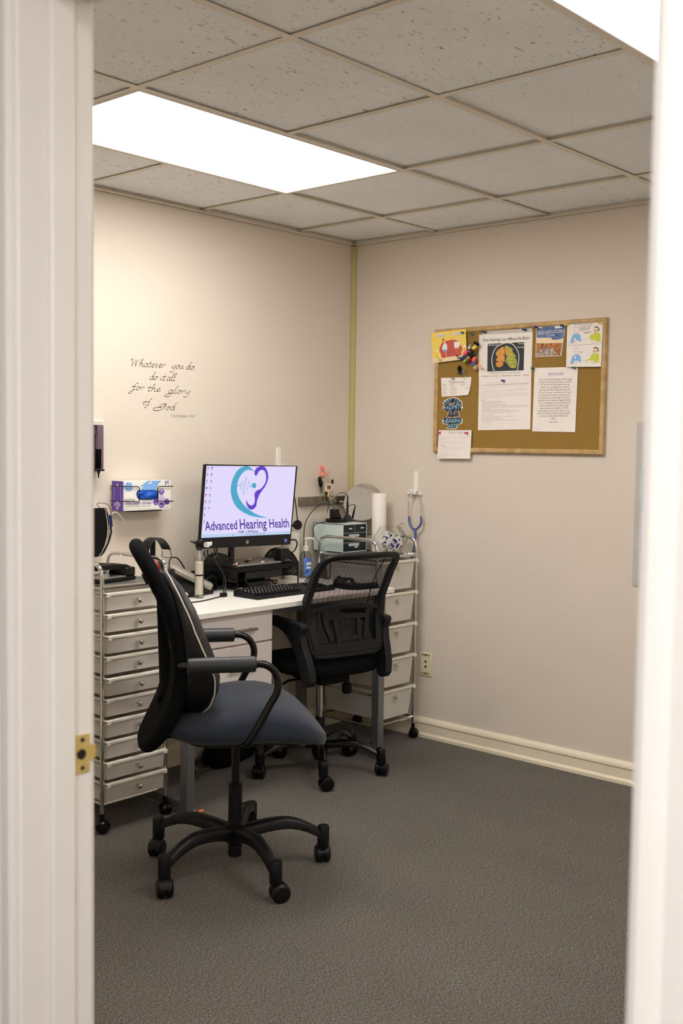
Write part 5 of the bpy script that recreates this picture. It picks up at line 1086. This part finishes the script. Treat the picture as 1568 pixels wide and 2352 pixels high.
cable('hub_cord', 'black cord leaving the power hub and hanging past the mint organizer', [V((-.280, -.115, OZ+.008)), V((-.31, -.11, OZ+.006)), V((-.365, -.09, OZ-.01)), V((-.373, -.10, OZ-.06)), V((-.371, -.16, OZ-.12)), V((-.370, -.2, OZ-.18)), V((-.372, -.2, OZ-.25)), V((-.39, -.2, DZ+.003))], .0022)
# paper roll
t = thing('paper_roll', 'tall white paper roll standing on the right cart in front of the mirror', 'paper roll', (-.098, -.275, TZ))
b = MB(); b.lathe([(.0355, .001), (.036, .004), (.036, .281), (.0345, .284), (.012, .284), (.012, .270), (.0, .270)], n=40); b.add([(.0362*math.cos(a), .0362*math.sin(a), z) for a in (-1.2, -1.16) for z in (.002, .282)], [(0, 1, 3, 2)]); obj('roll', b, M['paper'], t)
# round mirror
mc = at(833.5, 1154, 1, -.138)
mr = thing('round_mirror', 'round chrome rimmed vanity mirror at the back of the right cart', 'mirror', (mc.x, mc.y, TZ))
fw = V((-.9, -.436, 0)).normalized(); fw = (fw*.935 + V((0, 0, .354))).normalized(); sd = V((-fw.y, fw.x, 0)).normalized()
mh = mc.z - TZ
b = MB(); b.lathe([(.094, -.004), (.098, -.003), (.100, .002), (.098, .006), (.094, .006)], (0, 0, mh), fw, 48); obj('rim', b, M['chrome'], mr)
b = MB(); b.lathe([(.0935, .0058), (.0935, .0062)], (0, 0, mh), fw, 48); obj('mirror_glass', b, M['mirror'], mr)
b = MB()
for s_ in (-1, 1): b.cyl(V((0, 0, mh)) + sd*s_*.098, V((0, 0, mh)) + sd*s_*.114, .004, n=12); b.lathe([(.006, 0), (.0075, .004), (.005, .009)], V((0, 0, mh)) + sd*s_*.112, sd*s_, 14)
obj('pivot_knob', b, M['chrome'], mr)
b = MB(); R_ = .108; b.tube([V((0, 0, mh)) + sd*R_*math.cos(a) + V((0, 0, R_))*math.sin(a) for a in [PI + PI*i/20 for i in range(21)]], .003, 8); b.cyl((0, 0, .008), (0, 0, mh-R_+.002), .005, n=12); b.lathe([(.055, .001), (.055, .005), (.03, .009), (.006, .014)], n=32); obj('yoke_stand', b, M['chrome'], mr)
# glass jar of wipes
jc = at(897, 1237, 1, -.385)
jr = thing('glass_jar', 'six sided glass jar tilted open, full of wipe packets, on the right cart', 'jar', (jc.x, -.385, TZ)); JH = jc.z - TZ
hd = V((.85, -.53, 0)).normalized(); nd_ = V((-hd.y, hd.x, 0)) ; nd_ = V((-.53, -.85, 0)).normalized(); up = V((0, 0, 1))
HR = .0765
b = MB()
def hexring(r, off, sc_=1): return [V((0, 0, JH)) + hd*(r*math.cos(PI/3*i)) + up*(r*.90*math.sin(PI/3*i)) + nd_*off for i in range(6)]
b.loft([hexring(HR-.008, -.046), hexring(HR, -.040), hexring(HR, .040), hexring(HR-.008, .046)])
md_ = (hd*.80 + up*.52 + nd_*.30).normalized(); mo_ = V((0, 0, JH)) + hd*.045 + up*.028 + nd_*.012
b.lathe([(.036, .0), (.037, .016), (.0415, .022), (.0425, .030), (.039, .034), (.0365, .028)], mo_, md_, 36, caps=(False, False)); obj('jar_glass', b, M['glass'], jr, bev=0, ang=30)
PK = [(-.040, -.022, .020, .55, 'front left'), (-.012, -.030, .034, .62, 'front middle'), (.004, -.010, .028, .75, 'upper middle'), (-.030, .004, .002, -.3, 'back left'), (.022, -.026, .022, -.5, 'front right'), (.034, -.012, .006, .3, 'right'), (.000, -.040, .012, .1, 'bottom'), (-.008, .012, -.012, 1.1, 'rear')]
pk0 = None
for i, (x, z, f, a, w_) in enumerate(PK):
    pt = thing('wipe_packet', 'white and blue wipe packet in the glass jar, ' + w_ + ' of the heap', 'wipe packet', V(jr.location) + V((0, 0, JH)) + hd*x + up*z + nd_*f, 0, 'wipe packets in the glass jar')
    e1 = (hd*math.cos(a) + up*math.sin(a)); e2 = (-hd*math.sin(a) + up*math.cos(a)); tl = V((0, 0, 0))
    n3 = nd_; b = MB(); s1, s2 = .0185, .0225
    b.obox((0, 0, 0), e1*s1, e2*s2, n3*.0016); b.k = 1
    qd = lambda a0, a1, b0, b1, h: b.add([e1*a0*s1 + e2*b0*s2 + n3*h, e1*a1*s1 + e2*b0*s2 + n3*h, e1*a1*s1 + e2*b1*s2 + n3*h, e1*a0*s1 + e2*b1*s2 + n3*h], [(0, 1, 2, 3)])
    qd(-.75, .75, -.78, .35, .0019); qd(-.75, .75, .45, .8, .0019); b.k = 0; qd(-.68, .68, .5, .74, .0021)
    b.k = 2; qd(-.6, .1, -.6, .2, .0021)
    obj('packet', b, [M['white'], M['navy'], M['inklight']], pt, flip=False)
# ================================================================ CHAIRS
def star_base(t, m, r, ang0, za, zb, zend, aw, ah, wheel=.030, hub=.034):
    for k in range(5):
        a = ang0 + k*2*PI/5; d = V((math.cos(a), math.sin(a), 0)); q = V((-d.y, d.x, 0)); rings = []
        for f in [i/10 for i in range(11)]:
            rad = .018 + (r-.02)*f; z = za + (zb-za)*math.sin(min(1, f*1.9)*PI/2) if f < .53 else zb + (zend-zb)*((f-.53)/.47)**1.8
            w = aw*(1 - .35*f)/2; h = ah*(1 - .35*f)/2
            c = d*rad + V((0, 0, z))
            rings.append([c + q*w*cx + V((0, 0, 1))*h*cz for cx, cz in ((-1, -.9), (-1, .3), (-.6, .95), (0, 1.1), (.6, .95), (1, .3), (1, -.9), (0, -1))])
        b = MB(); b.loft(rings); ar = obj('base_arm', b, m, t, ang=50)
        b = MB(); e = d*r; b.lathe([(.0185, .058), (.0205, .064), (.0205, zend+.028), (.018, zend+.033), (.005, zend+.035)], e, n=20); obj('stem', b, m, ar)
        ca = a + random.uniform(.9, 1.9); f_ = V((math.cos(ca), math.sin(ca), 0)); ax = V((-f_.y, f_.x, 0)); c = e + f_*.014 + V((0, 0, wheel))
        b = MB(); b.lathe([(.010, -.027), (wheel*.78, -.0255), (wheel, -.019), (wheel, -.005), (wheel*.7, -.004), (wheel*.7, .004), (wheel, .005), (wheel, .019), (wheel*.78, .0255), (.010, .027)], c, ax, 26)
        hood = [c + f_*(wheel*1.02*math.cos(q_)) + V((0, 0, 1))*(wheel*1.04*math.sin(q_)) for q_ in [(.2 + 2.6*i/10) for i in range(11)]]
        b.loft([[p + ax*x for x in (-.012, .012)] for p in hood], False); b.cyl(e + V((0, 0, wheel*1.4)), e + V((0, 0, .062)), .012, n=12); obj('caster', b, m, ar)
# --- chair A: fabric task chair with tube arms
CA = thing('office_chair', 'black task chair with slate blue seat and lumbar cushion nearest the doorway', 'office chair', (-1.78, -1.07, 0), math.radians(-35.5))
def seatwarp(x, y, h):
    f = max(0, (x-.06)/.22); return (x, y, h - .026*min(1, max(0, (.02-x)/.2))*(h > .54) - .085*f*f*f**.3*min(1, .40 + .60*max(0, h-.478)/.10) + .010*(abs(y)/.25)**2*(1-f if f < 1 else 0))
b = MB(); b.pad(.52, .52, [(.09, .474), (.03, .478), (.004, .492), (0, .515), (.002, .548), (.018, .570), (.05, .584), (.11, .594), (.19, .600), (.25, .602)], 3.6, 56, seatwarp, (.025, 0)); obj('seat', b, M['seatblue'], CA, ang=60)
b = MB(); b.pad(.40, .40, [(.05, .464), (.0, .468), (.0, .480)], 3.6, 48, lambda x, y, h: (x, y, h - (.05*max(0, (x-.1)/.15)**2)), (.02, 0)); obj('seat_pan', b, M['black'], CA)
PA = [(-.312, .432), (-.282, .47), (-.250, .52), (-.223, .575), (-.205, .635), (-.197, .70), (-.199, .77), (-.212, .84), (-.233, .905), (-.263, .975), (-.301, 1.045), (-.338, 1.104)]
def profile(tab, n=60):
    P = spline([(s_, 0, z) for s_, z in tab], 6); d = [0]
    for a, c in zip(P, P[1:]): d.append(d[-1] + (c-a).length)
    def f(t):
        t = min(max(t, 0), 1)*d[-1]
        for i in range(len(d)-1):
            if t <= d[i+1] or i == len(d)-2:
                k = (t-d[i])/max(d[i+1]-d[i], 1e-9); p = P[i].lerp(P[i+1], k); tg = (P[min(i+2, len(P)-1)]-P[max(i-1, 0)]).normalized(); return p, V((tg.z, 0, -tg.x))
    return f, d[-1]
fA, LA = profile(PA)
def warpA(x, y, h):
    p, n_ = fA(y/LA + .5); return (p.x + n_.x*h, x*(1 - .04*(y/LA)), p.z + n_.z*h)
b = MB(); b.pad(.450, LA, [(.16, -.024)] + [(.026*(1-math.cos(q_)), .024*math.sin(q_)) for q_ in [-PI/2 + PI*i/14 for i in range(15)]] + [(.16, .024)], 2.8, 140, warpA); obj('backrest', b, M['blackfab'], CA, ang=70)
# lumbar cushion
CP = [(-.188, .560), (-.178, .63), (-.172, .70), (-.174, .78), (-.186, .86), (-.208, .93), (-.238, .998)]
fC, LC = profile(CP)
thick = [(0, .046), (.1, .072), (.2, .080), (.3, .076), (.4, .056), (.5, .038), (.62, .022), (.8, .012), (1, .008)]
def warpC(x, y, h):
    t = y/LC + .5; p, n_ = fC(t); k = interp(thick, t); hh = (min(h, 1)*k + max(0, h-1)*.085) if h > 0 else h*.02
    return (p.x + n_.x*hh, x - .045, p.z + n_.z*hh)
b = MB(); b.pad(.37, LC, [(.12, -1.0), (.02, -.95), (.0, -.3), (0, .5), (.0, 1.0), (.02, 1.14), (.06, 1.28), (.13, 1.38), (.18, 1.4)], 2.6, 90, warpC); cu = obj('lumbar_cushion', b, M['leather'], CA, ang=70)
b = MB(); ring = []
for j in range(90):
    a = 2*PI*j/90; c, q = math.cos(a), math.sin(a); ring.append(warpC(.186*math.copysign(abs(c)**(2/2.6), c), LC/2*1.004*math.copysign(abs(q)**(2/2.6), q), 1.02))
b.tube(ring, .0026, 8, True); tag(obj('piping', b, M['piping'], cu), 'white piping')
for t_ in (.52, .80):
    p, n_ = fA(t_); b = MB(); tg = V((-n_.z, 0, n_.x))
    b.obox(p - n_*.0245, (0, .205, 0), tg*.012, n_*.0012); sp = obj('cushion_strap', b, M['blackmatte'], cu)
    b = MB(); b.obox(p - n_*.030 + V((0, .13, 0)), (0, .022, 0), tg*.018, n_*.006); obj('buckle', b, M['black'], sp, bev=.003)
for s_ in (-1, 1):
    y = s_*.262
    P = [V((-.200, s_*.215, .738)), V((-.176, y, .745)), V((.024, y, .745))] + spline([(.024, y, .745), (.055, y, .741), (.082, y, .722), (.096, y, .690), (.092, y, .652), (.074, y, .620), (.045, y, .566), (.012, y-s_*.004, .508), (.000, y-s_*.02, .489), (-.012, y-s_*.08, .484)], 6)[1:]
    b = MB(); b.tube(P, .0118, 14); ar = obj('armrest', b, M['blackgloss'], CA)
    b = MB(); b.lathe([(.018, 0), (.0245, .003), (.0245, .207), (.018, .210)], (-.184, y, .744), (1, 0, 0), 24); b.k = 1
    for i in range(17):
        for ang_ in (-.9, -.25, .4, 1.1):
            for q in (ang_, PI-ang_) if ang_ == 99 else (ang_,):
                a_ = PI/2 + (q if s_ > 0 else q) ; x = -.174 + i*.0118 + (.006 if round(q*10) in (-3, 11) else 0)
                b.lathe([(.0016, 0), (.0012, .0006)], (x, y + .0243*math.cos(a_), .744 + .0243*math.sin(a_)), (0, math.cos(a_), math.sin(a_)), 8)
    obj('arm_pad', b, [M['armpad'], M['blackgloss']], ar)
b = MB(); b.box((-.10, -.08, .455), (.09, .08, .488)); b.box((-.24, -.035, .462), (-.08, .035, .482)); b.loft([[(-.235, -.03, .464), (-.235, .03, .464), (-.222, .03, .48), (-.222, -.03, .48)], [(-.262, -.03, .60), (-.262, .03, .60), (-.252, .03, .60), (-.252, -.03, .60)]]); b.tube([(.02, .06, .468), (.03, .16, .462), (.02, .20, .455)], .006, 8); obj('mechanism', b, M['blackmatte'], CA, bev=.004)
b = MB(); b.cyl((0, 0, .285), (0, 0, .46), .0135, n=18); obj('gas_piston', b, M['blackgloss'], CA)
b = MB(); b.lathe([(.021, .048), (.023, .05), (.023, .09), (.036, .10), (.036, .155), (.024, .165), (.0225, .285), (.025, .287), (.025, .294), (.014, .295)], n=28); obj('column', b, M['black'], CA)
star_base(CA, M['black'], .300, math.radians(180+35.5), .125, .150, .098, .050, .046, .030)
# --- chair B: mesh back chair at the desk
CB = thing('mesh_chair', 'black mesh back office chair pushed in at the desk', 'office chair', (-.776, -.523, 0), math.radians(-12+90))
# local x = facing direction, y = left
PB = [(-.182, .540), (-.172, .60), (-.158, .66), (-.150, .71), (-.160, .765), (-.188, .835), (-.226, .895), (-.265, .940), (-.300, .978)]
fB, LB = profile(PB)
wid = [(0, .185), (.25, .200), (.55, .208), (.85, .206), (1, .196)]
def warpB(u, t, h):
    p, n_ = fB(t); w = interp(wid, t); return V((p.x + n_.x*h + .018*(1-u*u)*-1*0 - .016*(1-u*u), u*w, p.z + n_.z*h))
b = MB()
def framering(ins, h):
    out = []
    for j in range(160):
        a = 2*PI*j/160; c, q = math.cos(a), math.sin(a); e = 11
        u = math.copysign(abs(c)**(2/e), c)*(1-ins/.2); t = .5 + .5*math.copysign(abs(q)**(2/e), q)*(1 - 2*ins/LB)
        out.append(warpB(u, t, h*interp([(.75, 1), (.97, .45)], t)))
    return out
R_ = [framering(0, -.016), framering(0, .012), framering(.026, .010), framering(.026, -.014)]
b.loft(R_ + [R_[0]], True, (False, False)); obj('back_frame', b, M['plasticgrey'], CB, bev=.002, ang=50)
# woven mesh: crossing diagonal ribbons with open gaps
b = MB(); N_ = 96
for k in range(-N_, N_*2):
    pts = []
    for i in range(25):
        f = i/24; u = -.86 + 1.72*f; t = .05 + (k/N_)*.9 + (1.72*f)*.22
        if .045 <= t <= .955: pts.append((u, t))
    if len(pts) < 2: continue
    A = []
    for u, t in pts:
        p = warpB(u, t, .0); q = warpB(u, t+.0064, .0); A.append([p, q])
    b.loft(A, False)
for i in range(15):
    u = -.86 + 1.72*(i+.5)/15; A = [[warpB(u-.004, t, .0003), warpB(u+.004, t, .0003)] for t in [.05 + .9*j/20 for j in range(21)]]; b.loft(A, False)
u = -.58*1.0
for j in range(1): 
    A = [[warpB(u-.018, t, -.0006), warpB(u+.018, t, -.0006)] for t in [.30 + .65*q/20 for q in range(21)]]; b.loft(A, False)
obj('back_mesh', b, M['blackmatte'], CB, flip=False)
# moulded lumbar plate
b = MB()
def strip(path, w, h0=-.020, h1=-.008):
    A = []
    for i, (u, t) in enumerate(path):
        a, c = path[max(i-1, 0)], path[min(i+1, len(path)-1)]; du, dt = (c[0]-a[0])*.2, (c[1]-a[1])*LB; l = math.hypot(du, dt); nu, nt_ = -dt/l*w/2/.2, du/l*w/2/LB
        A.append([warpB(u-nu, t-nt_, h0), warpB(u+nu, t+nt_, h0), warpB(u+nu, t+nt_, h1), warpB(u-nu, t-nt_, h1)])
    b.loft(A)
sp2 = lambda pts, n=5: [(p.x, p.y) for p in spline([(x, y, 0) for x, y in pts], n)]
strip([(-.92, .075), (0, .075), (.92, .075)], .040)
strip(sp2([(.92, .42), (.86, .25), (.84, .08)]), .034); strip(sp2([(-.92, .42), (-.86, .25), (-.84, .08)]), .034)
strip(sp2([(.55, .40), (.52, .27), (.44, .14)]), .022); strip(sp2([(-.55, .40), (-.52, .27), (-.44, .14)]), .022)
strip(sp2([(-.92, .40), (-.5, .43), (0, .44), (.5, .43), (.92, .40)]), .020); strip(sp2([(-.5, .335), (0, .345), (.5, .335)]), .022)
strip([(-.30, .33), (-.28, .12)], .020); strip([(.30, .33), (.28, .12)], .020); strip([(-.28, .15), (.28, .15)], .018)
obj('lumbar_plate', b, M['plasticgrey'], CB, ang=50, bev=.001)
b = MB(); b.pad(.50, .47, [(.06, .452), (.012, .456), (0, .470), (.0, .495), (.012, .512), (.05, .524), (.12, .53), (.2, .532)], 3.6, 52, lambda x, y, h: (x, y, h - .05*max(0, (x-.08)/.2)**2 + .008*(abs(y)/.24)**2), (.045, 0)); obj('seat', b, M['blackfab'], CB, ang=60)
for s_ in (1, -1):
    b = MB()
    pl_ = [(.13, .690), (.02, .697), (-.12, .692), (-.20, .694), (-.232, .690), (-.238, .675), (-.222, .640), (-.232, .600), (-.252, .550), (-.268, .500), (-.270, .455), (-.252, .434), (-.225, .430), (-.203, .448), (-.190, .500), (-.168, .545), (-.135, .595), (-.09, .632), (-.03, .652), (.06, .662), (.13, .668), (.145, .678)]
    pl_ = [(x + .035*max(0, min(1, -(x+.05)/.15)), z) for x, z in pl_]; yy = lambda z: s_*((.206 if s_ > 0 else .194) - .022*max(0, min(1, (.66-z)/.2)))
    P0 = [V((x, yy(z), z)) for x, z in pl_]; b.prism(P0, (0, s_*.034, 0)); am = obj('armrest', b, M['plasticgrey'], CB, bev=.005, seg=3)
    b = MB()
    for x, z in ((-.178, .670), (-.180, .602)):
        b = MB(); b.cyl((x, yy(z)+s_*.030, z), (x, yy(z)+s_*.0346, z), .008, n=16); obj('bolt', b, M['blackgloss'], am)
b = MB(); b.box((-.11, -.075, .405), (.10, .075, .452)); b.lathe([(.012, 0), (.022, .006), (.022, .04), (.017, .046)], (-.055, -.10, .388), (0, -.05, -1), 18); b.cyl((-.055, -.10, .40), (-.055, -.07, .42), .008); b.tube([(.0, .07, .42), (.01, .16, .415), (.0, .20, .405)], .006, 8); obj('mechanism', b, M['blackmatte'], CB, bev=.004)
b = MB(); b.cyl((0, 0, .24), (0, 0, .41), .0095, n=18); b.lathe([(.0105, .298), (.0105, .303)], n=18); tag(obj('gas_piston', b, M['chrome'], CB), 'chrome piston')
b = MB(); b.lathe([(.022, .055), (.024, .06), (.034, .08), (.034, .135), (.024, .145), (.022, .235), (.015, .242)], n=28); obj('column', b, M['black'], CB)
star_base(CB, M['blackgloss'], .272, math.radians(-62 - (-12+90)), .118, .135, .092, .040, .036, .030)
# ================================================================ LIGHT, CAMERA
def area(name, loc, sx, sy, power, rot=(0, 0, 0), col=(1, .97, .93)):
    l = bpy.data.lights.new(name, 'AREA'); l.shape = 'RECTANGLE'; l.size = sx; l.size_y = sy; l.energy = power; l.color = col
    o = bpy.data.objects.new(name, l); COL.objects.link(o); o.location = loc; o.rotation_euler = rot; return o
area('hall_ceiling_lamp', (-4.65, -4.0, H-.03), 1.2, .6, HALL, (0, 0, PI/2), (.97, .975, 1))
w = bpy.data.worlds.new('world'); sc.world = w; w.use_nodes = True; w.node_tree.nodes['Background'].inputs[0].default_value = (.6, .58, .55, 1); w.node_tree.nodes['Background'].inputs[1].default_value = .0
cam = bpy.data.cameras.new('camera'); co = bpy.data.objects.new('camera', cam); COL.objects.link(co)
cam.sensor_fit = 'VERTICAL'; cam.sensor_height = 36; cam.sensor_width = 24; cam.lens = F/2352*36
co.matrix_world = Matrix(((CR.x, CU.x, -CD.x, CAM.x), (CR.y, CU.y, -CD.y, CAM.y), (CR.z, CU.z, -CD.z, CAM.z), (0, 0, 0, 1)))
cam.clip_start = .02; cam.dof.use_dof = True; cam.dof.focus_distance = 4.3; cam.dof.aperture_fstop = 5.6
sc.camera = co
sc.view_settings.view_transform = 'Standard'; sc.view_settings.look = 'None'; sc.view_settings.gamma = 1; sc.view_settings.exposure = EXP; sc.view_settings.use_curve_mapping = False
sc.cycles.max_bounces = 10; sc.cycles.diffuse_bounces = 6; sc.cycles.glossy_bounces = 4; sc.cycles.transmission_bounces = 8; sc.cycles.transparent_max_bounces = 16; sc.cycles.sample_clamp_indirect = 4; sc.cycles.use_denoising = True
